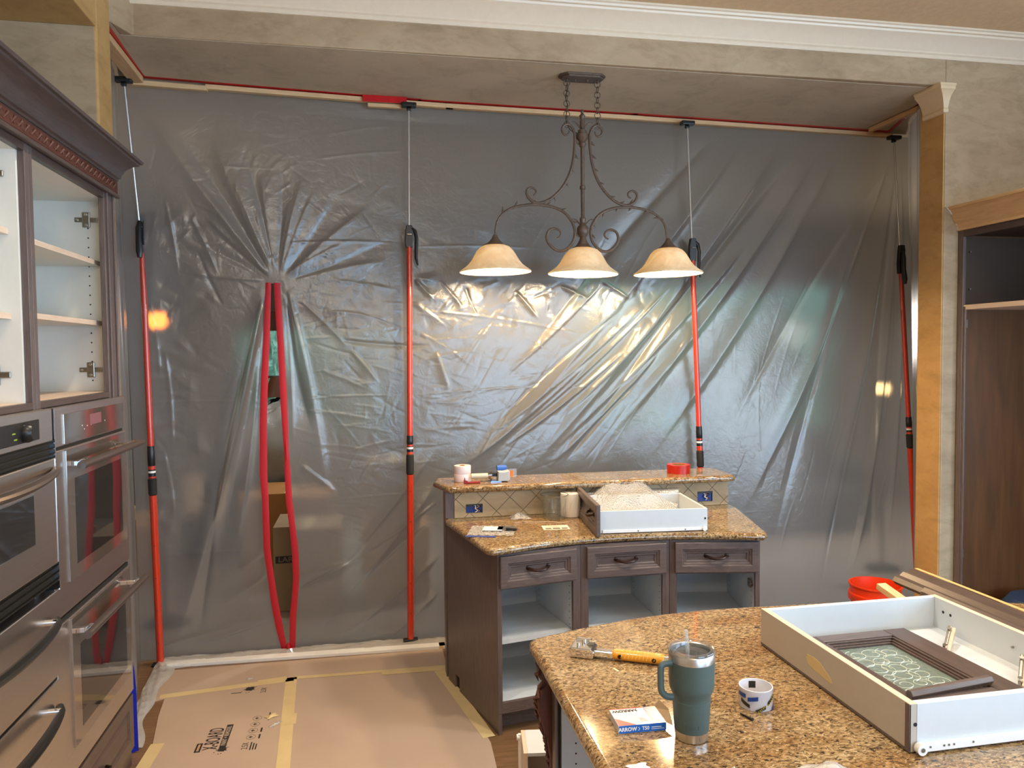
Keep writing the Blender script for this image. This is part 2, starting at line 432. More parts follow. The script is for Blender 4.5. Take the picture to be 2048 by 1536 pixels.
# dropped ceiling between the header and the barrier, and on over the far room
struct('soffit', MB().box(-4.1, 9, 4.10, 10.2, 3.34, 3.45).box(-4.1, -1.9, 3.62, 4.10, 3.34, 3.45).box(-1.9, -1.135, 3.80, 4.10, 3.34, 3.45).box(-1.135, 3.36, 3.945, 4.10, 3.338, 3.342), M['soffit'])
# pier at the right of the opening and the wall behind the right cabinet
struct('wall_right', MB().box(3.36, 8.0, 3.90, 4.09, 0, 3.62), [M['wall']], bevel=0.008)
struct('trim_2', MB().box(3.352, 3.36, 3.905, 4.095, 0, 3.345), M['wall_gold'])
struct('wall_side', MB().box(4.6, 4.8, -3.2, 3.9, 0, 3.62), M['wall'])
struct('wall_back', MB().box(-1.9, 1.3, -3.3, -3.1, 0, 3.62).box(4.5, 4.8, -3.3, -3.1, 0, 3.62).box(1.3, 4.5, -3.3, -3.1, 0, 0.4).box(1.3, 4.5, -3.3, -3.1, 2.75, 3.62), M['wall'])
# white crown moulding along the header, running on to the right
prof = [(0, 0), (-0.012, 0.0), (-0.016, 0.006), (-0.016, 0.018), (-0.026, 0.024), (-0.026, 0.034), (-0.034, 0.042), (-0.05, 0.062), (-0.075, 0.085), (-0.10, 0.100),
        (-0.104, 0.110), (-0.118, 0.112), (-0.122, 0.122), (-0.132, 0.126), (-0.132, 0.135), (0, 0.135)]
mb = MB(); X0, X1 = -1.10, 4.6
ys = lambda x: 3.94 - 0.04*(x+1.076)/4.436 if x < 3.36 else 3.90
vs = []
xs = [X0, 3.36, X1]
for x in xs: vs += [(x + (0 if x > X0 else 0.0), ys(x) + a, 3.485 + b) for a, b in prof]
n = len(prof)
mb.add(vs, [(i*n+j, i*n+(j+1) % n, (i+1)*n+(j+1) % n, (i+1)*n+j) for i in range(2) for j in range(n)] + [list(range(n))[::-1], list(range(2*n, 3*n))])
struct('trim_crown', mb, M['crown'], smooth=True, ang=25)
# capital-like crown remnant on the pier
pf = [(0.0, 0.0), (0.016, 0.004), (0.022, 0.020), (0.016, 0.034), (0.020, 0.046), (0.030, 0.075), (0.048, 0.105), (0.078, 0.130), (0.086, 0.134), (0.088, 0.150), (0.096, 0.156), (0.096, 0.168), (0, 0.168)]
mb = MB(); vs = []
for o, z in pf:  # mitred around the left and front faces of the pier
    o *= 0.8; vs += [(3.352-o, 4.06, 3.180+z*0.93), (3.352-o, 3.90-o*0.75, 3.180+z*0.93), (3.366+o*0.2, 3.90-o*0.75, 3.180+z*0.93), (3.366+o*0.2, 4.06, 3.180+z*0.93)]
k = len(pf)
mb.add(vs, [(i*4+j, i*4+(j+1) % 4, (i+1)*4+(j+1) % 4, (i+1)*4+j) for i in range(k-1) for j in range(4)] + [(3, 2, 1, 0), ((k-1)*4, (k-1)*4+1, (k-1)*4+2, (k-1)*4+3)])
o = mb.build('crown_moulding_remnant', M['crown_end'], smooth=True, ang=25)
tag(o, 'short ivory crown moulding capital left at the top of the gold pier', 'moulding')

# ------------------------------------------------------------------ far room behind the barrier
M['den_wall'] = plain('den_brown_wall', srgb(112, 100, 86), 0.8)
M['win_wood'] = wood('window_wood', srgb(70, 38, 20), srgb(104, 60, 32), 'z', 10, 0.4)
struct('wall_far', MB().box(-4, -1.45, 9.0, 9.2, 0, 3.34).box(-1.45, 0.35, 9.0, 9.2, 0, 0.80).box(-1.45, 0.35, 9.0, 9.2, 2.30, 3.34).box(0.35, 2.3, 9.0, 9.2, 0, 3.34)
       .box(2.3, 5.7, 9.0, 9.2, 0, 0.75).box(2.3, 5.7, 9.0, 9.2, 2.75, 3.34).box(5.7, 9, 9.0, 9.2, 0, 3.34), M['den_wall'])
struct('wall_west', MB().box(-4.1, -3.9, 3.8, 10.2, 0, 3.34), M['den_wall'])
struct('wall_east', MB().box(8.0, 8.2, 3.9, 10.2, 0, 3.34), M['den_wall'])
struct('wall_north', MB().box(-4, -1.9, 3.62, 3.8, 0, 3.34), M['den_wall'])
M['pane'] = film('window_pane', (0.9, 0.95, 0.93), haze=0.0, rough=0.02)
for wn, (x0, x1, z0, z1, nx, nz) in enumerate(((-1.45, 0.35, 0.80, 2.30, 3, 2), (2.3, 5.7, 0.75, 2.75, 4, 3))):
    fr = MB().box(x0, x1, 8.98, 9.08, z0, z0+0.06).box(x0, x1, 8.98, 9.08, z1-0.22, z1).box(x0, x0+0.07, 8.98, 9.08, z0, z1).box(x1-0.07, x1, 8.98, 9.08, z0, z1)
    for i in range(1, nx): fr.box(x0+(x1-x0)*i/nx-0.02, x0+(x1-x0)*i/nx+0.02, 9.0, 9.06, z0, z1)
    for i in range(1, nz): fr.box(x0, x1, 9.005, 9.055, z0+(z1-z0)*i/nz-0.012, z0+(z1-z0)*i/nz+0.012)
    w = struct('window_%d' % (wn+1), fr, M['win_wood'])
    g = MB().box(x0+0.05, x1-0.05, 9.026, 9.032, z0+0.04, z1-0.04).build('pane', M['pane'], w)
# trees outside the windows
k = N('tree_foliage'); v = k.noise(k.coord(), 3.4, 6, 0.7, 0.5)
k.col(k.ramp(v, [(0.32, srgb(38, 60, 44)), (0.5, srgb(96, 120, 90)), (0.62, srgb(170, 184, 150))])); k.p.inputs['Roughness'].default_value = 0.8
M['leaf'] = k.mat
def blob(cx, cy, cz, rx, ry, rz, seed, n=30, amp=0.16):
    r = random.Random(seed); ph = [(r.uniform(0, 6), r.uniform(2, 7), r.uniform(0, 6), r.uniform(2, 7)) for _ in range(7)]
    vs = []; fs = []
    for i in range(n+1):
        t = PI*i/n
        for j in range(2*n):
            p = PI*j/n
            q = 1 + amp*sum(math.sin(a+b*t)*math.cos(c+d*p) for a, b, c, d in ph)/2.2
            vs.append((cx + rx*q*math.sin(t)*math.cos(p), cy + ry*q*math.sin(t)*math.sin(p), cz + rz*q*math.cos(t)))
    for i in range(n):
        for j in range(2*n):
            fs.append((i*2*n+j, i*2*n+(j+1) % (2*n), (i+1)*2*n+(j+1) % (2*n), (i+1)*2*n+j))
    return vs, fs
struct('ground_outside', MB().box(-12, 20, 9.3, 24, -0.6, -0.5), M['leaf'])
TREE = ['leftmost of the row', 'second from the left', 'middle of the row', 'second from the right', 'rightmost of the row']
for i, (x, y, r, h) in enumerate(((-3.4, 13.2, 1.25, 2.0), (-0.2, 12.6, 1.3, 2.2), (3.0, 13.2, 1.3, 1.9), (6.2, 12.6, 1.3, 2.1), (9.4, 13.2, 1.3, 2.0))):
    t = thing('tree', 'pale green garden tree outside the far windows, ' + TREE[i], 'tree', (x, y, -0.5), 'trees outside the far windows')
    MB().add(*blob(x, y, h, r, r*0.8, r*1.7, i+3, amp=0.07)).build('crown', M['leaf'], t, smooth=True)
    MB().tube([(x, y, -0.5), (x+0.05, y, 0.6), (x, y, h)], [0.16, 0.12, 0.08]).build('trunk', M['win_wood'], t, smooth=True)

# clipped hedge closing the garden off
U, V = np.meshgrid(np.linspace(-9, 17, 160), np.linspace(-0.5, 5.2, 50))
hy = 16.2 + 0.25*np.sin(U*1.9+V*2.3)*np.sin(V*3.1-U) + 0.12*np.sin(U*7.1)*np.sin(V*6.3)
vs = np.stack([U, hy, V], -1).reshape(-1, 3); I = np.arange(160*50).reshape(50, 160)
q = np.stack([I[:-1, :-1], I[:-1, 1:], I[1:, 1:], I[1:, :-1]], -1).reshape(-1, 4)
hm_ = MB(); hm_.add(vs.tolist() + [(-9, 17.2, -0.5), (17, 17.2, -0.5), (17, 17.2, 5.2), (-9, 17.2, 5.2)], q.tolist() + [[8003, 8002, 8001, 8000]])
tag(hm_.build('hedge', M['leaf'], smooth=True), 'tall green garden hedge behind the trees outside the far windows', 'hedge')

def carton(name, x0, x1, y0, y1, z0, z1, m, label, cat='box', txt=None, open_top=False, group=None):
    t = thing(name, label, cat, ((x0+x1)/2, (y0+y1)/2, z0), group)
    MB().box(x0, x1, y0, y1, z0, z1).build('body', m, t, bevel=0.004)
    MB().box((x0+x1)/2-0.03, (x0+x1)/2+0.03, y0-0.001, y1+0.001, z1, z1+0.001).build('tape_strip', M['mask_tape'], t)
    return t
t = carton('moving_box', -0.665, -0.20, 5.40, 5.85, 0, 0.60, M['card2'], 'grey-brown moving carton marked LARGE behind the open zipper', txt='LARGE')
MB().box(-0.652, -0.40, 5.397, 5.3995, 0.345, 0.395).build('printed_band', M['ink'], t)
text('lettering', 'LARGE', 0.05, Matrix.Translation((-0.548, 5.396, 0.37)) @ Matrix.Rotation(PI/2, 4, 'X'), M['card2'], t, 1.15)
carton('carton', -0.95, -0.30, 6.05, 6.6, 0, 0.72, M['card3'], 'tan carton standing behind the carton marked LARGE')
carton('carton', -0.05, 0.42, 5.5, 6.0, 0, 0.55, M['card3'], 'tan carton blurred behind the sheet, left of the second pole')
carton('carton', -0.02, 0.36, 5.55, 5.95, 0.55, 1.02, M['card2'], 'grey carton on the tan carton left of the second pole')
carton('carton', -2.3, -1.7, 6.4, 7.0, 0, 0.5, M['card3'], 'low tan carton far left behind the sheet')
# sideboard with a framed door, covered armchair, table lamp, dark sofa
t = thing('sideboard', 'wooden sideboard with a raised door behind the zipper opening', 'sideboard', (-0.9, 7.3, 0))
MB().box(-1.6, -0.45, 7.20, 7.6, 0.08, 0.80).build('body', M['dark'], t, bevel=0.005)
for x in (-1.58, -1.0): MB().rings(x, x+0.2, 0.42, 0.78, [(0, 7.18), (0.03, 7.18), (0.045, 7.19), (0.06, 7.185)], 7.20).build('door', M['pine'], t)
MB().box(-1.6, -0.45, 7.22, 7.6, 0.0, 0.08).build('plinth', M['dark'], t)
t = thing('armchair', 'bulky armchair wrapped in clear plastic behind the zipper opening', 'armchair', (-0.95, 6.9, 0.0))
M['chair'] = plain('sage_upholstery', srgb(120, 116, 92), 0.8, var=0.25, vs=7)
MB().add(*blob(-0.72, 6.9, 1.0, 0.40, 0.22, 0.36, 31, 20, 0.06)).build('back_cushion', M['chair'], t, smooth=True)
MB().add(*blob(-0.72, 6.85, 0.98, 0.42, 0.24, 0.38, 32, 24, 0.10)).build('plastic_cover', M['film'], t, smooth=True)
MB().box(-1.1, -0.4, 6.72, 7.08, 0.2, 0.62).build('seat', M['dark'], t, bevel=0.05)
for x in (-1.06, -0.48): MB().box(x, x+0.05, 6.74, 6.79, 0, 0.22).build('leg', M['black'], t)
t = thing('table_lamp', 'table lamp with a brown shade and scrolled dark base behind the zipper', 'lamp', (-0.80, 7.35, 0.80))
MB().lathe([(0.03, 0.0), (0.16, 0), (0.09, 0.19), (0.06, 0.19)], (-0.80, 7.35, 1.41), 24).build('lamp_shade', M['win_wood'], t, smooth=True)
MB().tube(smoothpath([(-0.80, 7.35, 0.82), (-0.80, 7.35, 0.95), (-0.86, 7.35, 1.02), (-0.74, 7.35, 1.14), (-0.78, 7.35, 1.24), (-0.88, 7.35, 1.26), (-0.90, 7.35, 1.36), (-0.84, 7.35, 1.38), (-0.80, 7.35, 1.44)]), 0.018).build('base', M['black'], t, smooth=True)
t = thing('sofa', 'dark sofa standing far back right behind the plastic sheet', 'sofa', (3.6, 7.2, 0))
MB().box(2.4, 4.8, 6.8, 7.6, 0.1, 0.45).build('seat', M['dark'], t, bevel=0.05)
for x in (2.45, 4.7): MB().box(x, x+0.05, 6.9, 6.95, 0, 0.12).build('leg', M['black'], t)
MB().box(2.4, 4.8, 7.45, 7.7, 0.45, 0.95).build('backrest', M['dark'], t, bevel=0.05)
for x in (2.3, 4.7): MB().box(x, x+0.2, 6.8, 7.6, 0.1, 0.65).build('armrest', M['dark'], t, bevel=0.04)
def glow(name, x, y, z, col, power, label, r=0.03, strength=40):
    t = thing(name, label, 'lamp', (x, y, z))
    MB().lathe([(0.001, -r), (r*0.7, -r*0.7), (r, 0), (r*0.7, r*0.7), (0.001, r)], (x, y, z), 16).build('bulb', plain(name+'_bulb', col, 0.5, emis=(col, strength)), t, smooth=True)
    MB().cyl((x, y+0.02, 0), (x, y+0.02, z-r), 0.012).build('stem', M['black'], t)
    MB().lathe([(0.14, 0), (0.14, 0.02), (0.02, 0.03)], (x, y+0.02, 0), 20).build('foot', M['black'], t)
glow('standing_lamp', -1.36, 5.42, 2.04, (1.0, 0.24, 0.03), 5, 'amber glowing lamp behind the sheet beside the leftmost pole', 0.06, 7)
glow('standing_lamp', 4.10, 5.50, 1.47, (1.0, 0.66, 0.25), 4, 'pale yellow glowing lamp behind the sheet beside the rightmost pole', 0.045, 5)
# ------------------------------------------------------------------ plastic barrier
FOLDS = [
    (2.59,3.3,0.43,0.85,0.05,0.045,0.02), (2.37,3.29,0.83,1.56,0.05,0.04,-0.014), (2.82,3.21,0.95,0.98,0.06,0.045,0.024), (2.98,3.19,1.25,1.04,0.05,0.035,-0.018),
    (3.14,3.2,1.49,1.16,0.05,0.04,0.022), (2.58,2.55,1.08,1.09,0.03,0.03,0.016), (2.28,2.41,1.22,1.36,0.018,0.018,0.011), (2.03,2.27,0.86,1.24,0.014,0.016,0.009),
    (1.85,2.14,0.63,1.19,0.02,0.025,0.01), (1.64,2.07,0.76,1.31,0.012,0.014,-0.007), (1.54,2.27,0.83,1.63,0.012,0.02,0.008), (3.3,3.21,1.8,1.05,0.05,0.05,0.018),
    (1.92,1.81,1.12,1.04,0.02,0.02,0.014), (1.77,1.61,1.25,1.08,0.015,0.015,-0.01), (1.67,1.81,0.82,1.18,0.016,0.016,0.012), (1.43,1.75,0.5,1.03,0.022,0.03,0.014),
    (3.75,3.27,2.48,0.64,0.03,0.035,0.022), (3.73,3.23,2.71,0.42,0.03,0.03,-0.014), (3.77,3.23,3.01,0.09,0.03,0.05,0.016), (3.79,3.23,3.32,0.03,0.02,0.05,0.014),
    (3.79,3.23,3.47,0.02,0.02,0.03,-0.01), (3.8,3.2,3.62,0.37,0.015,0.02,0.012), (3.71,3.12,2.34,1.13,0.03,0.04,-0.012), (3.59,1.44,3.28,0.07,0.02,0.03,0.014),
    (3.37,2.5,2.79,1.11,0.02,0.03,0.01), (3.73,2.44,3.58,1.08,0.01,0.012,0.008), (3.53,1.79,3.08,0.09,0.016,0.016,-0.009), (0.44,1.01,-0.43,0.03,0.03,0.03,0.018),
    (0.37,0.76,-0.31,0.14,0.022,0.02,-0.012), (0.46,0.56,-0.16,0.07,0.02,0.02,0.012), (0.43,0.31,0.05,-0.01,0.02,0.02,0.012), (0.43,0.88,-0.12,0.53,0.012,0.014,0.008),
    (0.07,1.11,-0.18,0.88,0.01,0.01,0.006), (0.41,1.2,-0.31,0.36,0.02,0.02,0.008), (-0.53,2.24,-1.27,3.31,0.03,0.12,0.03), (-0.55,2.27,-1.1,3.16,0.03,0.1,-0.026),
    (-0.54,2.27,-0.86,3.09,0.02,0.07,0.02), (-0.53,2.29,-0.7,3.05,0.02,0.05,-0.014), (-0.52,2.29,-0.59,2.91,0.015,0.04,0.014), (-0.51,2.29,-0.48,2.95,0.012,0.03,-0.01),
    (-0.5,2.27,-0.34,2.9,0.015,0.04,0.014), (-0.48,2.27,-0.14,2.79,0.015,0.05,-0.013), (-0.47,2.26,0.09,2.74,0.018,0.05,0.014), (-0.46,2.24,0.21,2.53,0.015,0.04,-0.01),
    (-0.55,2.26,-0.93,2.64,0.012,0.03,0.012), (-0.57,2.24,-1.04,2.49,0.012,0.03,-0.01), (-0.58,2.24,-1.07,2.29,0.01,0.03,0.01), (-0.44,2.24,0.18,2.38,0.012,0.03,0.01),
    (-0.51,2.3,-0.42,2.75,0.008,0.02,0.008), (-0.53,2.29,-0.77,2.9,0.01,0.03,0.01), (-0.55,2.28,-1,2.89,0.01,0.035,-0.012), (-0.52,2.29,-0.65,2.76,0.007,0.02,0.008),
    (-0.49,2.28,-0.26,2.84,0.008,0.02,0.008), (-0.48,2.27,-0.03,2.52,0.008,0.02,0.008), (-0.56,2.25,-0.85,2.5,0.008,0.02,-0.008), (-0.58,2.21,-1.15,0.06,0.02,0.06,0.045),
    (-0.59,2.2,-1.02,0.05,0.012,0.03,-0.02), (-0.6,2.18,-0.79,0.64,0.012,0.03,0.014), (-0.48,2.21,-0.45,1.23,0.012,0.02,0.022), (-0.47,2.2,-0.33,1.28,0.02,0.05,-0.024),
    (-0.46,2.2,-0.25,0.91,0.02,0.05,0.016), (-0.47,2.16,-0.4,1.65,0.008,0.02,0.012), (-0.55,0.04,-1.21,-0.03,0.01,0.03,0.014), (-0.45,0.46,-0.12,0.53,0.01,0.02,0.01),
    (-0.44,0.37,0.12,0.61,0.01,0.02,0.012), (-0.6,0.2,-1.09,0.08,0.01,0.02,0.01), (-0.58,0.5,-0.89,0.31,0.01,0.02,0.01), (-0.61,0.63,-0.77,0.52,0.01,0.02,0.008),
    (-1.29,0.07,-0.66,0.2,0.01,0.03,0.01), (-1.26,0.01,-0.78,-0,0.01,0.02,0.008), (-1.11,2.69,-1.05,2.24,0.01,0.01,0.009), (-1.08,2.58,-1.07,2.41,0.008,0.008,0.008),
    (-0.98,2.61,-0.83,2.24,0.012,0.012,0.012), (-0.95,2.41,-0.81,2.07,0.012,0.01,-0.01), (-1.14,1.84,-1.12,1.25,0.012,0.012,0.012), (-1.17,1.26,-1.12,0.81,0.012,0.012,0.01),
    (-1.21,2.12,-1.17,1.66,0.01,0.01,0.01), (-1.2,2.4,-0.61,2.46,0.004,0.004,0.004), (-0.49,2.46,0.23,2.48,0.005,0.005,0.006), (0.27,2.46,1.17,2.46,0.004,0.004,0.004),
    (-1.23,1.53,-0.63,1.52,0.003,0.003,0.003), (-0.44,1.53,0.23,1.54,0.004,0.004,0.005), (0.24,1.54,1.74,1.56,0.004,0.004,0.005), (-0.41,0.89,0.37,0.93,0.004,0.004,0.004),
    (-1.26,0.63,-0.65,0.62,0.003,0.003,0.003), (-0.42,0.59,0.15,0.61,0.004,0.004,0.005), (0.33,2.07,1.46,1.9,0.006,0.006,0.006), (0.37,0.69,1.21,0.81,0.004,0.004,0.003),
    (2.34,0.68,3.73,0.68,0.003,0.003,0.002), (-1.11,2.87,-0.48,2.89,0.004,0.004,0.002), (-0.31,2.96,0.31,3.05,0.005,0.005,0.003), (-0.22,3.11,0.22,3.2,0.005,0.005,0.002),
    (-0.39,2.13,-0.1,1.83,0.012,0.012,0.008), (-0.27,2.07,0.14,2.01,0.012,0.012,0.007), (-0.21,2.25,0.21,2.19,0.012,0.012,0.006), (-0.16,1.89,0.42,1.85,0.016,0.012,-0.008),
    (-0.1,1.83,0.08,1.61,0.014,0.014,0.008), (0.27,2.13,0.51,1.95,0.012,0.012,0.008), (0.29,1.95,0.7,1.69,0.012,0.012,0.007), (0.35,1.76,0.7,1.82,0.012,0.012,0.006),
    (-0.28,1.71,0.01,1.58,0.012,0.012,0.008), (-0.4,1.47,0.07,1.39,0.01,0.01,0.006), (0.32,1.32,0.7,1.34,0.01,0.01,0.005), (-0.11,1.21,0.16,1.27,0.01,0.01,0.006),
    (0.3,2.26,0.42,2.13,0.015,0.015,0.01), (0.45,2.26,0.61,2.07,0.012,0.012,0.012), (0.61,2.23,0.7,2.01,0.012,0.012,-0.009), (0.93,2.2,1.09,2.01,0.014,0.014,0.01),
    (1.23,2.23,1.43,2.14,0.014,0.014,0.01), (1.5,2.27,1.71,2.14,0.014,0.014,0.01), (1.03,2.14,1.26,2.27,0.01,0.01,-0.007), (0.71,2.2,0.84,2.26,0.012,0.012,0.008),
    (0.42,1.82,0.51,1.54,0.02,0.02,0.01), (-0.06,1.03,0.07,1.21,0.01,0.01,0.006), (-0.41,1.14,-0.18,0.94,0.02,0.02,0.01),]
ZIP_L = [(-0.578, -0.547, 2.225), (-0.595, -0.559, 1.978), (-0.617, -0.577, 1.682), (-0.633, -0.593, 1.385), (-0.64, -0.597, 1.085), (-0.63, -0.592, 0.933), (-0.629, -0.591, 0.629), (-0.612, -0.575, 0.475), (-0.596, -0.555, 0.32), (-0.573, -0.53, 0.164), (-0.539, -0.507, 0.012)]
ZIP_R = [(-0.533, -0.496, 2.226), (-0.53, -0.493, 2.126), (-0.52, -0.483, 1.83), (-0.512, -0.472, 1.531), (-0.499, -0.47, 1.23), (-0.495, -0.457, 0.926), (-0.478, -0.443, 0.773), (-0.467, -0.429, 0.619), (-0.464, -0.426, 0.465), (-0.469, -0.434, 0.373), (-0.487, -0.449, 0.219), (-0.495, -0.46, 0.009)]
SCROLL_UP = [(1.132, 3.035), (1.125, 3.017), (1.11, 3.01), (1.094, 3.02), (1.088, 3.042), (1.099, 3.061), (1.122, 3.07), (1.146, 3.054), (1.16, 3.023), (1.162, 2.979), (1.158, 2.924), (1.149, 2.861), (1.13, 2.797), (1.097, 2.733), (1.049, 2.678), (1.002, 2.645), (0.951, 2.63), (0.91, 2.642), (0.885, 2.673), (0.888, 2.702), (0.913, 2.713), (0.936, 2.699), (0.936, 2.682), (0.921, 2.671)]
SCROLL_LOW = [(0.704, 2.428), (0.707, 2.481), (0.718, 2.526), (0.744, 2.562), (0.79, 2.594), (0.845, 2.611), (0.909, 2.62), (0.965, 2.62), (1.03, 2.61), (1.086, 2.589), (1.126, 2.554), (1.152, 2.509), (1.159, 2.464), (1.146, 2.418), (1.113, 2.381), (1.075, 2.367), (1.038, 2.378), (1.005, 2.411), (0.996, 2.447), (1.01, 2.479), (1.039, 2.491), (1.067, 2.482), (1.078, 2.462), (1.068, 2.444), (1.055, 2.439)]

def ytop(x): return np.interp(x, [-1.26, 0.27, 2.12, 3.75], [4.56, 4.70, 4.76, 4.84])
def ysheet(x, z): return 4.68 + (ytop(x) - 4.68)*np.asarray(z)/3.34
def fold_height(X, Z, folds, k=1.0):
    H = np.zeros_like(X); dxg = X[0, 1]-X[0, 0]; dzg = Z[1, 0]-Z[0, 0]
    for (x0, z0, x1, z1, w0, w1, a) in folds:
        dx, dz = x1-x0, z1-z0; L = math.hypot(dx, dz)
        if L < 1e-3: continue
        m_ = 4*max(w0, w1)
        i0 = max(0, int((min(x0, x1)-m_-X[0, 0])/dxg)); i1 = min(X.shape[1], int((max(x0, x1)+m_-X[0, 0])/dxg)+2)
        j0 = max(0, int((min(z0, z1)-m_-Z[0, 0])/dzg)); j1 = min(X.shape[0], int((max(z0, z1)+m_-Z[0, 0])/dzg)+2)
        if i1 <= i0 or j1 <= j0: continue
        x = X[j0:j1, i0:i1]; z = Z[j0:j1, i0:i1]
        ux, uz = dx/L, dz/L
        t = ((x-x0)*ux + (z-z0)*uz)/L
        bow = 0.02*L*np.sin(PI*np.clip(t, 0, 1))*(1 if (a > 0) else -1)
        d = (x-x0)*(-uz) + (z-z0)*ux - bow
        tc = np.clip(t, 0, 1); w = w0 + (w1-w0)*tc
        if max(w0, w1) < 0.02: w = w*(0.35+0.65*np.sin(PI*tc))
        sk = np.where(d > 0, 0.5, 1.4)   # one sharper and one softer flank
        fade = np.clip(t/0.15, 0, 1)*np.clip((1-t)/0.3, 0, 1)
        fade = fade*fade*(3-2*fade)
        g = 0.40 if x0 < 0.2 and z0 > 2.2 and x1 < 0.5 else (0.42 if max(w0, w1) < 0.0125 else (1.15 if z1 > 0.9 and 0.2 < x1 < 1.9 and x0 > 0.9 else 0.85))
        if max(w0, w1) >= 0.0125 and x0 < 0.6 and z1 < 0.75: g = 1.15
        H[j0:j1, i0:i1] += k*g*a*fade*np.exp(-(np.abs(d)/(w*sk+0.002))**1.5)
    return H
def fine_folds(seed, n, zone, ang, length, amp):
    r = random.Random(seed); out = []
    for _ in range(n):
        x = r.uniform(zone[0], zone[1]); z = r.uniform(zone[2], zone[3]); q = math.radians(r.gauss(ang[0], ang[1])); L = r.uniform(*length)
        w = r.uniform(0.004, 0.009); out.append((x, z, x+L*math.cos(q), z+L*math.sin(q), w, w, r.uniform(0.4, 1)*amp*r.choice((-1, 1))))
    return out
def creases(X, Z, seed, n, zone, rad, amp):
    """facets: short straight kinks in random directions, each fading out round its centre"""
    r = np.random.RandomState(seed); H = np.zeros_like(X)
    for _ in range(n):
        cx = r.uniform(zone[0], zone[1]); cz = r.uniform(zone[2], zone[3]); R = r.uniform(rad[0], rad[1]); a = r.uniform(0, PI)
        m = (np.abs(X-cx) < 2.4*R) & (np.abs(Z-cz) < 2.4*R)
        if not m.any(): continue
        x = X[m]-cx; z = Z[m]-cz
        d = np.abs(x*math.cos(a) + z*math.sin(a))/R; s = r.choice([-1, 1])
        H[m] += s*amp*R*np.maximum(0, 1-d*1.6)*np.exp(-(x*x+z*z)/(R*R)*1.5)
    return H
zl = np.array([(c, a, b) for a, b, c in ZIP_L])[::-1]; zr = np.array([(c, a, b) for a, b, c in ZIP_R])[::-1]
def zip_edges(z):
    lo = np.interp(z, zl[:, 0], zl[:, 1]), np.interp(z, zl[:, 0], zl[:, 2])
    hi = np.interp(z, zr[:, 0], zr[:, 1]), np.interp(z, zr[:, 0], zr[:, 2])
    return lo, hi
NX, NZ = 900, 560
gx = np.linspace(-1.335, 3.86, NX); gz = np.linspace(0.012, 3.325, NZ)
X, Z = np.meshgrid(gx, gz)
H = fold_height(X, Z, FOLDS)
H += fold_height(X, Z, fine_folds(1, 170, (-0.45, 1.0, 0.7, 2.2), (-6, 16), (0.05, 0.45), 0.006), 0.62)
H += fold_height(X, Z, fine_folds(2, 110, (-1.2, 0.1, 1.9, 2.9), (75, 45), (0.04, 0.22), 0.006), 0.55)
H += fold_height(X, Z, fine_folds(3, 90, (-1.25, 1.6, 0.1, 1.9), (40, 35), (0.05, 0.30), 0.005), 0.45)
H += fold_height(X, Z, fine_folds(4, 60, (0.4, 2.0, 0.9, 2.2), (55, 4), (0.3, 0.9), 0.006), 0.7)
H += fold_height(X, Z, fine_folds(5, 40, (2.2, 3.7, 0.2, 2.0), (72, 9), (0.2, 0.8), 0.005), 0.8)
H += creases(X, Z, 3, 150, (-1.2, 0.9, 1.0, 2.9), (0.04, 0.14), 0.014)
H += creases(X, Z, 4, 110, (-0.5, 1.1, 0.4, 2.2), (0.04, 0.16), 0.014)
H += creases(X, Z, 5, 90, (-1.2, 1.9, 0.1, 1.6), (0.04, 0.14), 0.010)
H += creases(X, Z, 6, 40, (1.0, 3.7, 0.1, 3.2), (0.08, 0.30), 0.006)
H += creases(X, Z, 8, 70, (-1.25, -0.95, 0.6, 2.6), (0.03, 0.10), 0.06)
H += creases(X, Z, 9, 70, (0.3, 1.9, 1.95, 2.28), (0.03, 0.07), 0.07)
H += creases(X, Z, 10, 160, (-1.2, 0.9, 1.0, 2.6), (0.02, 0.05), 0.03)
H *= 0.85
H += 0.010*np.sin(X*2.1+1.0)*np.sin(Z*1.7)  # slack
taper = np.clip((3.325-Z)/0.10, 0, 1)*np.clip((Z-0.01)/0.05, 0, 1)
(lo0, lo1), (hi0, hi1) = zip_edges(Z)
near = np.exp(-np.minimum(np.abs(X-lo0), np.abs(X-hi1))**2/0.02**2)*((Z > 0.0) & (Z < 2.24))
Yg = ysheet(X, Z) - H*taper*(1-0.8*near)
co = np.stack([X, Yg, Z], -1).reshape(-1, 3)
cx = (X[:-1, :-1] + X[1:, 1:])/2; cz = (Z[:-1, :-1] + Z[1:, 1:])/2
(l0, l1), (h0, h1) = zip_edges(cz)
keep = ~((cz < 2.225) & (cz > 0.02) & (cx > (l0+l1)/2) & (cx < (h0+h1)/2))
idx = np.arange(NX*NZ).reshape(NZ, NX)
quads = np.stack([idx[:-1, :-1], idx[:-1, 1:], idx[1:, 1:], idx[1:, :-1]], -1)[keep]
def np_mesh(name, co, quads, mat, parent=None):
    me = bpy.data.meshes.new(name); me.vertices.add(len(co)); me.vertices.foreach_set('co', co.astype(np.float32).ravel())
    nq = len(quads); me.loops.add(nq*4); me.polygons.add(nq)
    me.loops.foreach_set('vertex_index', quads.astype(np.int32).ravel())
    me.polygons.foreach_set('loop_start', np.arange(nq, dtype=np.int32)*4)
    me.polygons.foreach_set('use_smooth', np.ones(nq, dtype=bool))
    me.update(calc_edges=True); me.materials.append(mat)
    o = bpy.data.objects.new(name, me); link(o, parent); return o
barrier = thing('plastic_barrier', 'huge translucent grey plastic sheet closing the wide opening', 'barrier', (1.2, 4.68, 0))
np_mesh('sheet', co, quads, M['sheet'], barrier)
def sheet_y(x, z): return float(ysheet(x, z))
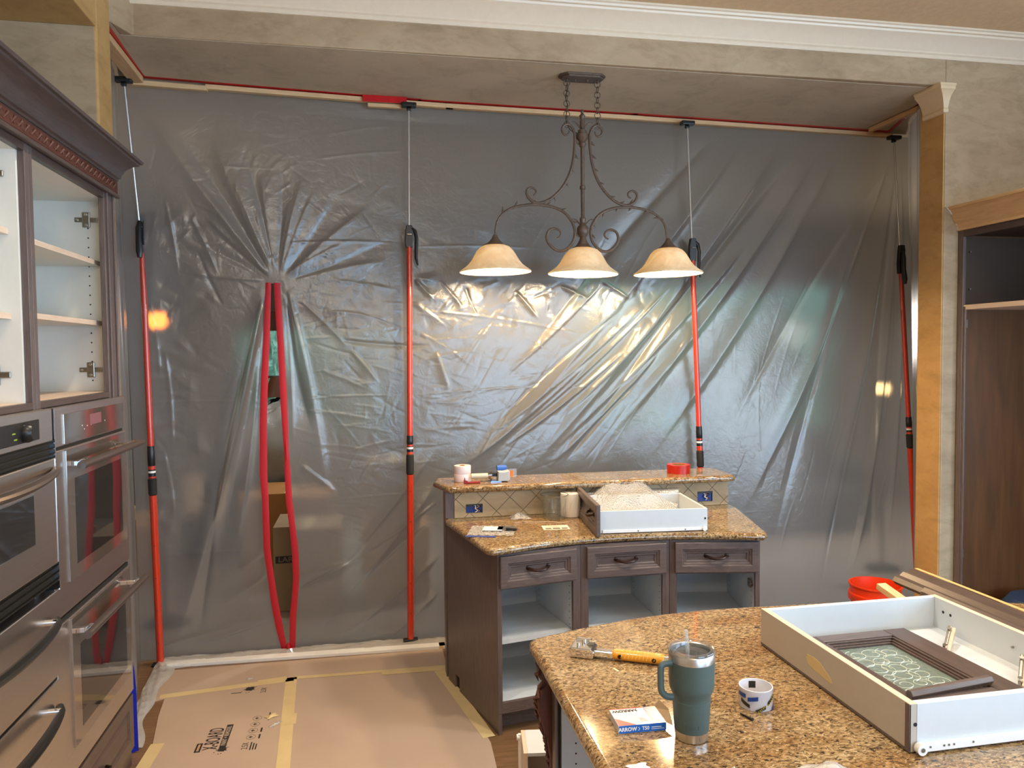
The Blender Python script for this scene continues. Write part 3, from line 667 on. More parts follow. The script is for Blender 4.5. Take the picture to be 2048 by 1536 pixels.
# side returns of the sheet towards the stub wall and the pier
def ret(p0, p1, q0, q1, nx, nz, amp, seed):
    """p0,p1 bottom ends, q0,q1 top ends (x,y); waves run up the sheet"""
    r = random.Random(seed); ph = [(r.uniform(0, 6), r.uniform(7, 26), r.uniform(-1.2, 1.2)) for _ in range(5)]
    U, V = np.meshgrid(np.linspace(0, 1, nx), np.linspace(0, 1, nz))
    bx = (p0[0]*(1-U)+p1[0]*U)*(1-V) + (q0[0]*(1-U)+q1[0]*U)*V
    by = (p0[1]*(1-U)+p1[1]*U)*(1-V) + (q0[1]*(1-U)+q1[1]*U)*V
    w = sum(np.sin(a + b*U + c*V*3) for a, b, c in ph)*amp*np.sin(PI*U)
    co = np.stack([bx + w, by + 0*w, 0.012 + V*3.315], -1).reshape(-1, 3)
    idx = np.arange(nx*nz).reshape(nz, nx)
    q = np.stack([idx[:-1, :-1], idx[:-1, 1:], idx[1:, 1:], idx[1:, :-1]], -1).reshape(-1, 4)
    return co, q
c_, q_ = ret((-1.165, 3.80), (-1.335, 4.68), (-1.165, 3.80), (-1.335, 4.55), 90, 60, 0.006, 5)
np_mesh('side_sheet', c_, q_, M['sheet'], barrier)
c_, q_ = ret((3.86, 4.68), (3.351, 4.094), (3.86, 4.84), (3.351, 4.094), 60, 60, 0.006, 6)
np_mesh('side_sheet', c_, q_, M['sheet'], barrier)

# zipper: two red tapes on the slit edges and the pull at the bottom
zp = thing('zipper_door', 'pair of bowed red zipper tapes holding a slit open in the plastic sheet', 'zipper', (-0.52, 4.62, 0))
def tape(which):
    mb = MB(); n = 60; vs = []
    for i in range(n+1):
        z = 0.014 + (2.226-0.014)*i/n
        e = zip_edges(z)[which]; xa, xb = float(e[0]), float(e[1])
        y = float(ysheet(xa, z)) - 0.012 - 0.004*math.sin(z*9+which)
        s = 0.004 if which == 0 else -0.004
        vs += [(xa, y, z), ((xa+xb)/2, y-0.004, z), (xb, y+0.002, z), (xb, y+0.004, z), (xa, y+0.004, z)]
    fs = [(i*5+j, i*5+(j+1) % 5, (i+1)*5+(j+1) % 5, (i+1)*5+j) for i in range(n) for j in range(5)] + [(4, 3, 2, 1, 0), tuple(n*5+j for j in range(5))]
    return mb.add(vs, fs)
tape(0).build('tape', M['red_tape'], zp, smooth=True)
tape(1).build('tape', M['red_tape'], zp, smooth=True)
MB().box(-0.508, -0.492, 4.652, 4.660, -0.0+0.006, 0.035).lathe([(0.002, 0), (0.009, 0.01), (0.012, 0.03), (0.005, 0.055)], (-0.50, 4.652, 0.004), 10).build('zipper_pull', M['red_tape'], zp, bevel=0.001)

# battens under the soffit, pressing the sheet, with red tape above
bt = thing('top_batten', 'long raw pine batten pressing the plastic against the soffit', 'batten', (1.2, 4.62, 3.3))
segs = [(-1.25, -0.86, 0.022, 0.012), (-0.87, 0.55, 0.0, 0.0), (0.50, 1.80, 0.0, 0.004), (1.80, 3.70, 0.0, 0.0)]
for x0, x1, dz, dy in segs:
    y0, y1 = float(ytop(x0))-0.05-dy, float(ytop(x1))-0.05-dy
    mb = MB(); z0, z1 = 3.306-dz*0.6, 3.332-dz*0.6
    mb.add([(x0, y0, z0), (x1, y1, z0), (x1, y1+0.035, z0), (x0, y0+0.035, z0), (x0, y0, z1), (x1, y1, z1), (x1, y1+0.035, z1), (x0, y0+0.035, z1)],
           [(3, 2, 1, 0), (4, 5, 6, 7), (0, 1, 5, 4), (1, 2, 6, 5), (2, 3, 7, 6), (3, 0, 4, 7)]).build('board', M['pine'], bt, bevel=0.002)
MB().box(0.03, 0.26, 4.62, 4.65, 3.278, 3.300).build('board', M['pine'], bt, bevel=0.002)
mb = MB()
mb.add([(-1.25, 4.515, 3.334), (-1.18, 4.49, 3.334), (-1.17, 3.84, 3.334), (-1.24, 3.84, 3.334), (-1.25, 4.515, 3.30), (-1.18, 4.49, 3.30), (-1.17, 3.84, 3.30), (-1.24, 3.84, 3.30)],
       [(0, 1, 2, 3), (7, 6, 5, 4), (0, 4, 5, 1), (1, 5, 6, 2), (2, 6, 7, 3), (3, 7, 4, 0)]).build('board', M['pine_y'], bt, bevel=0.002)
MB().box(3.44, 3.47, 4.12, 4.70, 3.305, 3.333).build('board', M['pine_y'], bt, bevel=0.002)
rt = thing('red_tape_strip', 'red tape line sealing the plastic along the soffit', 'tape', (1.2, 4.6, 3.33))
def soffit_strip(p, q, w, name='strip', z=3.3385, zz=0.0012):
    a = Vector(p); b = Vector(q); d = (b-a).normalized(); nrm = Vector((-d.y, d.x))*w/2
    MB().prism([(a.x+nrm.x, a.y+nrm.y), (b.x+nrm.x, b.y+nrm.y), (b.x-nrm.x, b.y-nrm.y), (a.x-nrm.x, a.y-nrm.y)], z-zz, z).build(name, M['red_tape2'], rt)
for x0, x1, w, off in ((-1.22, 0.10, 0.030, 0.058), (0.05, 0.35, 0.045, 0.062), (0.33, 1.75, 0.030, 0.058), (1.72, 3.66, 0.036, 0.060)):
    soffit_strip((x0, float(ytop(x0))-off), (x1, float(ytop(x1))-off), w)
soffit_strip((-1.165, 3.82), (-1.19, 4.50), 0.03); soffit_strip((3.65, 4.76), (3.40, 4.10), 0.03)
# tape folded down over the batten beside the second pole
MB().box(0.0, 0.26, 4.600, 4.603, 3.300, 3.338).build('flap', M['red_tape2'], rt)

# bottom edge: pale boards and the rumpled hem of the sheet lying on them
bb = thing('floor_batten', 'pale board holding down the bottom hem of the plastic', 'batten', (0, 4.6, 0))
MB().add([(-1.20, 4.56, 0), (0.44, 4.50, 0), (0.44, 4.56, 0), (-1.20, 4.62, 0), (-1.20, 4.56, 0.02), (0.44, 4.50, 0.02), (0.44, 4.56, 0.02), (-1.20, 4.62, 0.02)],
         [(3, 2, 1, 0), (4, 5, 6, 7), (0, 1, 5, 4), (1, 2, 6, 5), (2, 3, 7, 6), (3, 0, 4, 7)]).build('board', M['white'], bb, bevel=0.002)
MB().add([(0.40, 4.50, 0), (3.7, 4.58, 0), (3.7, 4.64, 0), (0.40, 4.56, 0), (0.40, 4.50, 0.02), (3.7, 4.58, 0.02), (3.7, 4.64, 0.02), (0.40, 4.56, 0.02)],
         [(3, 2, 1, 0), (4, 5, 6, 7), (0, 1, 5, 4), (1, 2, 6, 5), (2, 3, 7, 6), (3, 0, 4, 7)]).build('board', M['pine'], bb, bevel=0.002)
M['hem'] = film('hem_film', (0.95, 0.95, 0.96), haze=0.42, rough=0.12, bumpy=0.2)
def hem(path, w, seed, n=150):
    """rumpled strip of film along a floor path; path = [(x, y)], w = width to the right of it"""
    r = np.random.RandomState(seed); P = np.array(path); seg = np.r_[0, np.cumsum(np.hypot(*np.diff(P, axis=0).T))]
    s = np.linspace(0, seg[-1], n); x = np.interp(s, seg, P[:, 0]); y = np.interp(s, seg, P[:, 1])
    dx = np.gradient(x); dy = np.gradient(y); L = np.hypot(dx, dy); nx_, ny_ = dy/L, -dx/L
    m = 9; ww = w*(1+0.25*np.sin(s*5+seed)+0.12*np.sin(s*17)); rows = []
    for j in range(m):
        t = j/(m-1); zz = 0.022 + 0.014*np.abs(np.sin(s*13+j*1.1+seed)+0.6*np.sin(s*29+j*1.7))*math.sin(PI*min(t+0.12, 1)) - 0.016*t
        rows.append(np.stack([x+nx_*ww*t, y+ny_*ww*t, np.maximum(zz, 0.005)], -1))
    co = np.stack(rows, 0).reshape(-1, 3); idx = np.arange(n*m).reshape(m, n)
    q = np.stack([idx[:-1, :-1], idx[:-1, 1:], idx[1:, 1:], idx[1:, :-1]], -1).reshape(-1, 4)
    return co, q
c_, q_ = hem([(-1.20, 4.66), (-0.5, 4.65), (0.0, 4.66), (0.46, 4.62)], 0.10, 2); np_mesh('hem', c_, q_, M['hem'], barrier)
c_, q_ = hem([(-1.13, 3.62), (-1.17, 3.9), (-1.21, 4.3), (-1.23, 4.64)], 0.085, 3); np_mesh('hem', c_, q_, M['hem'], barrier)
c_, q_ = hem([(0.46, 4.62), (1.6, 4.64), (3.7, 4.66)], 0.09, 4, 200); np_mesh('hem', c_, q_, M['hem'], barrier)

# ------------------------------------------------------------------ spring poles
def pole(bot, top, zs, side, label, lx, knee=None):
    """zs = z of: rod bottom, clamp bottom, upper tube bottom, collar bottom, label top/bottom, grip top/bottom"""
    B = Vector(bot); T = Vector(top)
    K = Vector(knee) if knee else None
    def at(z):
        if K is None: return B + (T-B)*((z-B.z)/(T.z-B.z))
        return B + (K-B)*((z-B.z)/(K.z-B.z)) if z <= K.z+1e-6 else K + (T-K)*((z-K.z)/(T.z-K.z))
    t = thing('spring_pole', label, 'pole', bot, 'orange-red spring poles propping the plastic sheet')
    ax = ((K or T)-B).normalized(); ax2 = (T-(K or B)).normalized()
    zr, zc, zu, zk, zl1, zl0, zg1, zg0 = zs
    MB().lathe([(0.020, 0), (0.020, zg0-B.z-0.012)], at(B.z+0.012), 16, ax).build('lower_tube', M['orange_red'], t, smooth=True)
    MB().box(B.x-0.045, B.x+0.045, B.y-0.022, B.y+0.022, B.z, B.z+0.014).build('foot', M['black'], t, bevel=0.003)
    MB().lathe([(0.0185, 0), (0.0235, 0.006), (0.0235, zg1-zg0-0.006), (0.0185, zg1-zg0)], at(zg0), 16, ax).build('grip', M['blackrub'], t, smooth=True)
    MB().lathe([(0.0195, 0), (0.0195, zk-zg1)], at(zg1), 16, ax).build('tube_neck', M['orange_red'], t, smooth=True)
    lb = MB().lathe([(0.0200, 0), (0.0200, zl1-zl0)], at(zl0), 16, ax).build('printed_label', M['black'], t, smooth=True)
    MB().lathe([(0.0203, 0), (0.0203, 0.012)], at(zl0+(zl1-zl0)*0.5), 16, ax).build('printed_band', M['white'], lb, smooth=True)
    MB().lathe([(0.0195, 0), (0.0195, 0.004), (0.0205, 0.006), (0.0205, zu-zk-0.03), (0.0195, zu-zk-0.026), (0.0195, zu-zk)], at(zk), 16, ax).build('collar', M['black'], t, smooth=True)
    up = MB().lathe([(0.0165, 0), (0.0165, zc-zu)], at(zu), 16, ax).build('upper_tube', M['orange_red'], t, smooth=True)
    # lock body: two cheeks round the rod, and the squeeze lever
    c = at(zc); a = MB(Matrix.Translation(c))
    h = zr-zc
    a.extr([(-0.022, -0.01), (0.020, -0.01), (0.022, h*0.35), (0.024, h*0.8), (0.018, h), (-0.016, h), (-0.022, h*0.75), (-0.026, h*0.3)], -0.016, 0.016)
    a.build('lock_body', M['black'], t, bevel=0.004)
    s = side
    fy = -0.008 if abs(s) >= 1 else -0.030
    lv = MB(Matrix.Translation(c))
    if abs(s) >= 1: lv.tube([(s*0.015, fy, h*0.85), (s*0.034, fy, h*0.72), (s*0.044, fy, h*0.4), (s*0.042, fy, -0.02), (s*0.040, fy, -0.07), (s*0.050, fy, -0.115)], [0.010, 0.012, 0.011, 0.011, 0.010, 0.005], 8)
    else: lv.tube([(0, fy+0.01, h*0.75), (s*0.012, fy, h*0.5), (s*0.014, fy-0.004, h*0.1), (0, fy-0.008, -0.05), (0.0, fy-0.012, -0.085)], [0.012, 0.017, 0.016, 0.020, 0.012], 10)
    lv.build('lever', M['black'], t, smooth=True)
    MB(Matrix.Translation(c)).cyl((-0.012, -0.022, h*0.55), (0.014, -0.022, h*0.55), 0.003, 6).build('pin', M['chrome'], t)
    MB().tube([at(zc), T], 0.0058, 10).build('rod', M['rod'], t, smooth=True)
    MB().box(T.x-0.045, T.x+0.045, T.y-0.03, T.y+0.02, T.z-0.026, T.z).box(T.x-0.014, T.x+0.014, T.y-0.012, T.y+0.012, T.z-0.045, T.z-0.026).build('head_plate', M['black'], t, bevel=0.006)
    for k in range(5):
        z = zg0 - 0.10 - k*0.19
        if z > B.z+0.08:
            p = at(z); MB().cyl((p.x, p.y-0.0205, p.z), (p.x, p.y-0.017, p.z), 0.0028, 8).build('adjust_hole', M['dark'], t)
    return t
pole((-1.212, 4.61, 0.0), (-1.272, 4.46, 3.312), (2.60, 2.44, 1.285, 1.17, 1.15, 1.11, 1.10, 1.00), -0.35, 'leftmost orange-red pole, slightly leaning, before the left edge of the plastic', 0, knee=(-1.243, 4.60, 2.42))
pole((0.235, 4.62, 0.022), (0.272, 4.60, 3.302), (2.575, 2.45, 1.30, 1.245, 1.235, 1.20, 1.185, 1.06), 1, 'orange-red pole with black side lever standing between zipper and bar', 1)
pole((2.20, 4.62, 0.022), (2.085, 4.67, 3.302), (2.54, 2.40, 1.30, 1.22, 1.21, 1.17, 1.14, 1.03), 1, 'orange-red pole rising behind the right end of the bar', 1)
pole((3.80, 4.60, 0.0), (3.668, 4.74, 3.298), (2.53, 2.34, 1.32, 1.25, 1.24, 1.215, 1.20, 1.10), -0.4, 'rightmost orange-red pole before the gold pier', 0)
# soiled hem tape at left: blue strip, white baseboard stub
o = MB().add([(-1.128, 3.606, 1.80), (-1.118, 3.606, 1.80), (-1.105, 3.606, 1.25), (-1.100, 3.606, 0.9), (-1.095, 3.606, 0.62), (-1.060, 3.606, 0.38), (-1.055, 3.606, 0.30), (-1.050, 3.600, 0.01), (-1.09, 3.600, 0.0), (-1.095, 3.606, 0.28), (-1.110, 3.606, 0.42), (-1.124, 3.606, 0.9)],
            [(0, 11, 3, 2, 1), (11, 10, 4, 3), (10, 9, 6, 5, 4), (9, 8, 7, 6)]).build('blue_tape_strip', M['blue_tape'])
m = o.modifiers.new('thick', 'SOLIDIFY'); m.thickness = 0.002
tag(o, 'blue painter tape running down the wall edge beside the double oven', 'tape')
# ------------------------------------------------------------------ tall oven cabinets on the left (fronts in the plane x = -1.05)
# L maps a local frame (u along the wall away from the camera, -y out of the front, z up) into the room
FX = -1.05
def LF(y0): return Matrix.Translation((FX, y0, 0)) @ Matrix.Rotation(PI/2, 4, 'Z')
def tall_unit(label, y0, y1, zo0, zo1, shelves, holes_y, st0, st1, hinges):
    t = thing('tall_oven_cabinet', label, 'cabinet', (FX-0.3, (y0+y1)/2, 0))
    B = -1.68
    MB().box(B, FX-0.02, y1-0.018, y1, 0, 2.49).build('side_panel', [M['brown']], t)
    MB().box(B, FX-0.02, y0, y0+0.018, 0, 2.49).build('side_panel', [M['brown']], t)
    MB().box(B, B+0.012, y0+0.018, y1-0.018, 1.62, 2.49).build('back_panel', M['mel_w'], t)
    # white lining of the open upper box
    MB().box(B+0.012, FX-0.022, y1-0.036, y1-0.018, 1.64, 2.47).build('lining_panel', M['mel_w'], t)
    MB().box(B+0.012, FX-0.022, y0+0.018, y0+0.036, 1.64, 2.47).build('lining_panel', M['mel_w'], t)
    MB().box(B+0.012, FX-0.022, y0+0.036, y1-0.036, 2.452, 2.47).build('lining_top', M['mel_w'], t)
    MB().box(B+0.012, FX-0.022, y0+0.036, y1-0.036, 1.64, 1.655).build('lining_bottom', M['mel_edge'], t)
    MB().box(B+0.012, FX-0.022, y0+0.018, y1-0.018, 1.60, 1.64).build('deck', M['brown'], t)
    # face frame
    for (a, b, n) in ((y0, st0, 'stile'), (st1, y1, 'stile')):
        s = MB().box(FX-0.022, FX, a, b, 1.60, 2.49)
        if b-a > 0.06:
            s.box(FX, FX+0.008, a+0.022, a+0.034, 1.62, 2.48).box(FX, FX+0.008, b-0.034, b-0.022, 1.62, 2.48)
        s.build(n, M['brown'], t, bevel=0.002)
    MB().box(FX-0.022, FX, st0, st1, zo1, 2.49).build('rail', M['brown_y'], t, bevel=0.002)
    MB().box(FX-0.022, FX, st0, st1, 1.632, zo0).build('rail', M['brown_y'], t, bevel=0.002)
    for z in shelves:
        f = MB().box(B+0.014, FX-0.05, y0+0.038, y1-0.038, z-0.019, z).build('shelf', M['mel_w'], t)
        MB().box(FX-0.05, FX-0.048, y0+0.038, y1-0.038, z-0.019, z).build('shelf_edge', M['mel_edge'], f)
    for yy, sgn in ((y1-0.036, -1),):
        h = MB()
        z = 1.70
        while z < 2.42:
            h.cyl((FX-0.095, yy, z), (FX-0.095, yy+sgn*0.0008, z), 0.0032, 8); z += 0.040
        h.build('pin_hole_row', M['dark'], t, kind='stuff')
        for z in hinges:
            p = MB().box(FX-0.145, FX-0.055, yy-0.006, yy, z-0.010, z+0.010).box(FX-0.100-0.015, FX-0.100+0.015, yy-0.008, yy, z-0.032, z+0.032)
            q = p.build('hinge_plate', M['zinc'], t, bevel=0.003)
            MB().cyl((FX-0.100, yy-0.011, z+0.022), (FX-0.100, yy-0.006, z+0.022), 0.006, 10).cyl((FX-0.100, yy-0.011, z-0.022), (FX-0.100, yy-0.006, z-0.022), 0.006, 10).cyl((FX-0.135, yy-0.010, z), (FX-0.135, yy-0.005, z), 0.005, 10).build('screw', M['chrome'], q)
    return t
ovr = tall_unit('open brown tall cabinet with white shelves above the double glass oven', 2.668, 3.50, 1.655, 2.452, (2.20, 1.95), 3.2, 2.694, 3.366, (2.375, 1.745))
ovl = tall_unit('open brown tall cabinet cut by the left picture edge, above the black-vented oven', 1.80, 2.664, 1.655, 2.452, (2.205, 1.94), 2.5, 1.86, 2.640, (2.375, 1.745))
# lower door front of the right unit
lo = MB(LF(2.70)); lo.rings(0.0, 0.775, 0.095, 0.330, [(0, -0.02), (0.05, -0.02), (0.058, -0.012), (0.066, -0.012), (0.085, -0.018), (0.10, -0.018)], 0.0)
dr = lo.build('door', M['brown_y'], ovr)
MB(LF(2.70)).tube([(0.30, -0.02, 0.20), (0.31, -0.04, 0.20), (0.36, -0.045, 0.20), (0.41, -0.04, 0.20), (0.42, -0.02, 0.20)], 0.006).build('handle', M['bronze'], dr, smooth=True)
MB().box(-1.66, FX, 2.668, 3.50, 0.0, 0.09).build('plinth', M['brown_y'], ovr)
MB().box(-1.66, FX-0.004, 2.668, 3.50, 0.09, 0.40).build('lower_box', M['brown_y'], ovr)
# cabinet crown with carved frieze, one run over both units
ct = thing('cabinet_crown', 'heavy dark stained crown moulding over the tall left cabinets', 'moulding', (-1.2, 2.6, 2.49))
cp = [(0.0, 0.0), (0.014, 0.0), (0.014, 0.010), (0.022, 0.014), (0.026, 0.030), (0.040, 0.056), (0.062, 0.076), (0.082, 0.084), (0.084, 0.092), (0.094, 0.094), (0.098, 0.104), (0, 0.104)]
vs = []
for o, z in cp:
    vs += [(FX+o, 1.2, 2.548+z), (FX+o, 3.50+o, 2.548+z), (-1.70, 3.50+o, 2.548+z), (-1.70, 1.2, 2.548+z)]
k = len(cp)
MB().add(vs, [(i*4+j, i*4+(j+1) % 4, (i+1)*4+(j+1) % 4, (i+1)*4+j) for i in range(k-1) for j in range(4)] + [(3, 2, 1, 0), tuple((k-1)*4+j for j in range(4))]).build('cove', M['brown_y'], ct, smooth=True, ang=28)
MB().box(-1.70, FX+0.010, 1.2, 3.506, 2.488, 2.552).build('frieze', M['brown_y'], ct, bevel=0.003)
MB().box(FX, FX+0.022, 1.2, 3.516, 2.476, 2.492).build('bead', M['brown_y'], ct, bevel=0.005)
car = MB(); r = random.Random(3); y = 1.22
while y < 3.47:  # scrolling vine relief
    ph = y*38
    car.torus((FX+0.012, y+0.012, 2.521+0.006*math.sin(ph)), 0.012, 0.0026, (1, 0, 0), 12, 5)
    car.lathe([(0.001, -0.002), (0.006, 0), (0.001, 0.003)], (FX+0.013, y+0.034, 2.520-0.010*math.sin(ph)), 8, (1, 0.3, 0))
    car.tube([(FX+0.012, y+0.02, 2.508), (FX+0.018, y+0.034, 2.526), (FX+0.012, y+0.046, 2.538)], [0.002, 0.005, 0.001], 5)
    y += 0.046
car.box(FX+0.008, FX+0.013, 1.2, 3.508, 2.497, 2.543)
o = car.build('carved_vine', M['red_carve'], ct, smooth=True); o['kind'] = 'stuff'

# double oven, right (two glass doors with bar handles)
def P(y, z, d=0.0): return (FX + d, y, z)
ov = thing('double_oven', 'double wall oven with bronze glass doors and long bar handles', 'oven', (-1.3, 3.1, 0.33))
MB().box(-1.60, FX+0.004, 2.705, 3.490, 0.335, 1.628).build('body', M['steel_dark'], ov, bevel=0.002)
MB().box(FX-0.02, FX+0.020, 2.705, 3.490, 1.495, 1.630).build('control_panel', M['steel'], ov, bevel=0.003)
cpn = MB().box(FX+0.018, FX+0.024, 2.815, 3.450, 1.500, 1.604).build('control_glass', M['oven_glass'], ov, bevel=0.001)
MB().box(FX+0.0242, FX+0.0246, 3.06, 3.18, 1.545, 1.585).build('display', plain('dim_display', srgb(128, 92, 96), 0.15, emis=(srgb(150, 60, 66), 0.12)), cpn)
d = MB()
for yy, zz in ((3.00, 1.535), (3.03, 1.545), (3.07, 1.545), (3.22, 1.548), (2.98, 1.55)): d.cyl((FX+0.024, yy, zz), (FX+0.0246, yy, zz), 0.0025, 8)
d.build('touch_marks', M['white'], cpn)
MB().box(FX-0.004, FX+0.006, 2.705, 3.490, 1.484, 1.496).build('gap', M['dark'], ov)
def oven_door(z0, z1, w0, w1, hz):
    dd = MB().box(FX+0.003, FX+0.020, 2.705, 3.490, z0-0.10 if z0 > 0.9 else z0-0.09, z1).build('door', M['steel'], ov, bevel=0.003)
    g = MB().box(FX+0.018, FX+0.027, 2.816, 3.448, z0, z1-0.006).build('glass_panel', M['oven_glass'], dd, bevel=0.001)
    MB().box(FX+0.0265, FX+0.0276, 2.885, 3.392, w0, w1).build('window', M['oven_win'], dd, bevel=0.0003)
    hb = MB().tube([(FX+0.080, 2.800, hz), (FX+0.080, 3.500, hz)], 0.0145, 14).build('handle', M['bar_handle'], dd, smooth=True)
    for yy in (2.862, 3.43):
        MB().box(FX+0.026, FX+0.078, yy-0.012, yy+0.012, hz-0.009, hz+0.009).cyl((FX+0.070, yy-0.016, hz), (FX+0.070, yy+0.016, hz), 0.0165, 16).build('handle_mount', M['chrome'], dd, bevel=0.002)
oven_door(1.02, 1.484, 1.067, 1.372, 1.428)
oven_door(0.433, 0.895, 0.478, 0.778, 0.835)
MB().box(FX+0.002, FX+0.012, 2.705, 3.490, 0.896, 0.908).build('gap', M['dark'], ov)

# left oven with black vents, knob display and curved handles
lv_ = thing('speed_oven', 'stainless oven with black vents, knob display and curved handle at the left picture edge', 'oven', (-1.3, 2.3, 1.03))
MB().box(-1.60, FX+0.004, 1.90, 2.690, 1.045, 1.632).build('body', M['steel_dark'], lv_)
MB().box(FX, FX+0.034, 1.90, 2.690, 1.526, 1.632).build('control_panel', M['steel'], lv_, bevel=0.003)
dp = MB().rings(0, 0, 0, 0, [(0, 0)], 0) if False else MB().box(FX+0.033, FX+0.037, 2.16, 2.585, 1.543, 1.606)
dpo = dp.build('display', M['black'], lv_, bevel=0.003)
MB().lathe([(0.030, 0), (0.030, 0.008), (0.024, 0.022), (0.022, 0.024)], (FX+0.036, 2.49, 1.573), 24, (1, 0, 0)).build('knob', M['black'], dpo, smooth=True)
d = MB()
for yy, zz in ((2.40, 1.575), (2.41, 1.557)): d.box(FX+0.0368, FX+0.0374, yy, yy+0.02, zz, zz+0.004)
d.build('display_mark', plain('dim_green_led', srgb(120, 140, 40), 0.5, emis=(srgb(120, 150, 40), 0.4)), dpo)
def vent(z0, z1, y1=2.700):
    f = MB().box(FX-0.002, FX+0.020, 1.90, y1, z0, z1).build('vent', M['dark'], lv_)
    nn = 3
    for i in range(nn):
        za = z0 + (z1-z0)*(i+0.15)/nn
        MB().add([(FX+0.014, 1.90, za), (FX+0.014, y1, za), (FX+0.034, y1, za+(z1-z0)*0.10), (FX+0.034, 1.90, za+(z1-z0)*0.10), (FX+0.014, 1.90, za+(z1-z0)*0.08), (FX+0.014, y1, za+(z1-z0)*0.08), (FX+0.034, y1, za+(z1-z0)*0.18), (FX+0.034, 1.90, za+(z1-z0)*0.18)],
                 [(0, 1, 2, 3), (7, 6, 5, 4), (0, 4, 5, 1), (1, 5, 6, 2), (2, 6, 7, 3), (3, 7, 4, 0)]).build('slat', M['black'], f)
vent(1.470, 1.526); vent(1.050, 1.118)
dl = MB().box(FX, FX+0.034, 1.90, 2.700, 1.120, 1.468).build('door', M['steel'], lv_, bevel=0.004)
MB().box(FX+0.0335, FX+0.0350, 1.95, 2.535, 1.218, 1.380).build('window_trim', M['chrome'], dl, bevel=0.0005)
MB().box(FX+0.0345, FX+0.0362, 1.955, 2.529, 1.223, 1.375).build('window', M['oven_win'], dl)
def bow(zc, ya, yb, bulge, parent, m, sag):
    pts = []; n = 18
    for i in range(n+1):
        t = i/n; pts.append((FX+0.040+bulge*math.sin(PI*t)**0.6, ya+(yb-ya)*t, zc - sag*math.sin(PI*t)))
    MB().tube(pts, [0.012+0.006*math.sin(PI*i/n) for i in range(n+1)], 10, flat=0.8).build('handle', m, parent, smooth=True)
bow(1.432, 1.95, 2.690, 0.045, dl, M['bar_handle'], 0.012)
MB().box(FX+0.000, FX+0.036, 2.700, 2.706, 1.030, 1.632).build('edge_trim', M['chrome'], lv_)
# two steel warming drawers below, black bowed handles
def wdrawer(label, z0, z1, hz):
    t = thing('warming_drawer', label, 'drawer', (-1.3, 2.3, z0), 'steel drawers under the left oven')
    f = MB().box(-1.55, FX+0.028, 1.90, 2.705, z0, z1).build('front', M['steel'], t, bevel=0.004)
    bow(hz, 1.98, 2.655, 0.05, f, M['black'], 0.0)
    for yy in (2.045, 2.60):
        MB().cyl((FX+0.02, yy, hz+0.008), (FX+0.062, yy, hz+0.008), 0.010, 14).build('handle_mount', M['chrome'], f, smooth=True)
wdrawer('upper steel drawer with black bowed handle under the left oven', 0.745, 1.028, 0.945)
wdrawer('lower steel drawer with black bowed handle under the left oven', 0.30, 0.733, 0.655)
MB().box(-1.6, FX, 1.80, 2.664, 0.0, 0.295).build('plinth', M['brown_y'], ovl)
# white stub of baseboard under the torn blue tape
tag(MB().box(-1.134, -1.085, 3.585, 3.604, 0, 0.30).build('baseboard_stub', M['white'], bevel=0.003), 'white stub of baseboard beside the blue tape end', 'baseboard')
# ------------------------------------------------------------------ bar island
def local(p, q, z=0):
    d = Vector((q[0]-p[0], q[1]-p[1], 0)); return Matrix.Translation((p[0], p[1], z)) @ Matrix.Rotation(math.atan2(d.y, d.x), 4, 'Z'), d.length
def pull(mb, uc, y, zc, half=0.052):
    pts = [(uc-half, y, zc+0.004), (uc-half+0.006, y-0.012, zc+0.002), (uc-half*0.5, y-0.024, zc-0.004), (uc, y-0.028, zc-0.006), (uc+half*0.5, y-0.024, zc-0.004), (uc+half-0.006, y-0.012, zc+0.002), (uc+half, y, zc+0.004)]
    mb.tube(smoothpath(pts, 3), [0.0045+0.0035*math.sin(PI*i/18) for i in range(19)], 8)
    for s in (-1, 1): mb.lathe([(0.011, 0), (0.010, 0.004), (0.004, 0.006)], mb_c(uc+s*half, y, zc+0.004), 12, (0, -1, 0))
def mb_c(x, y, z): return (x, y, z)
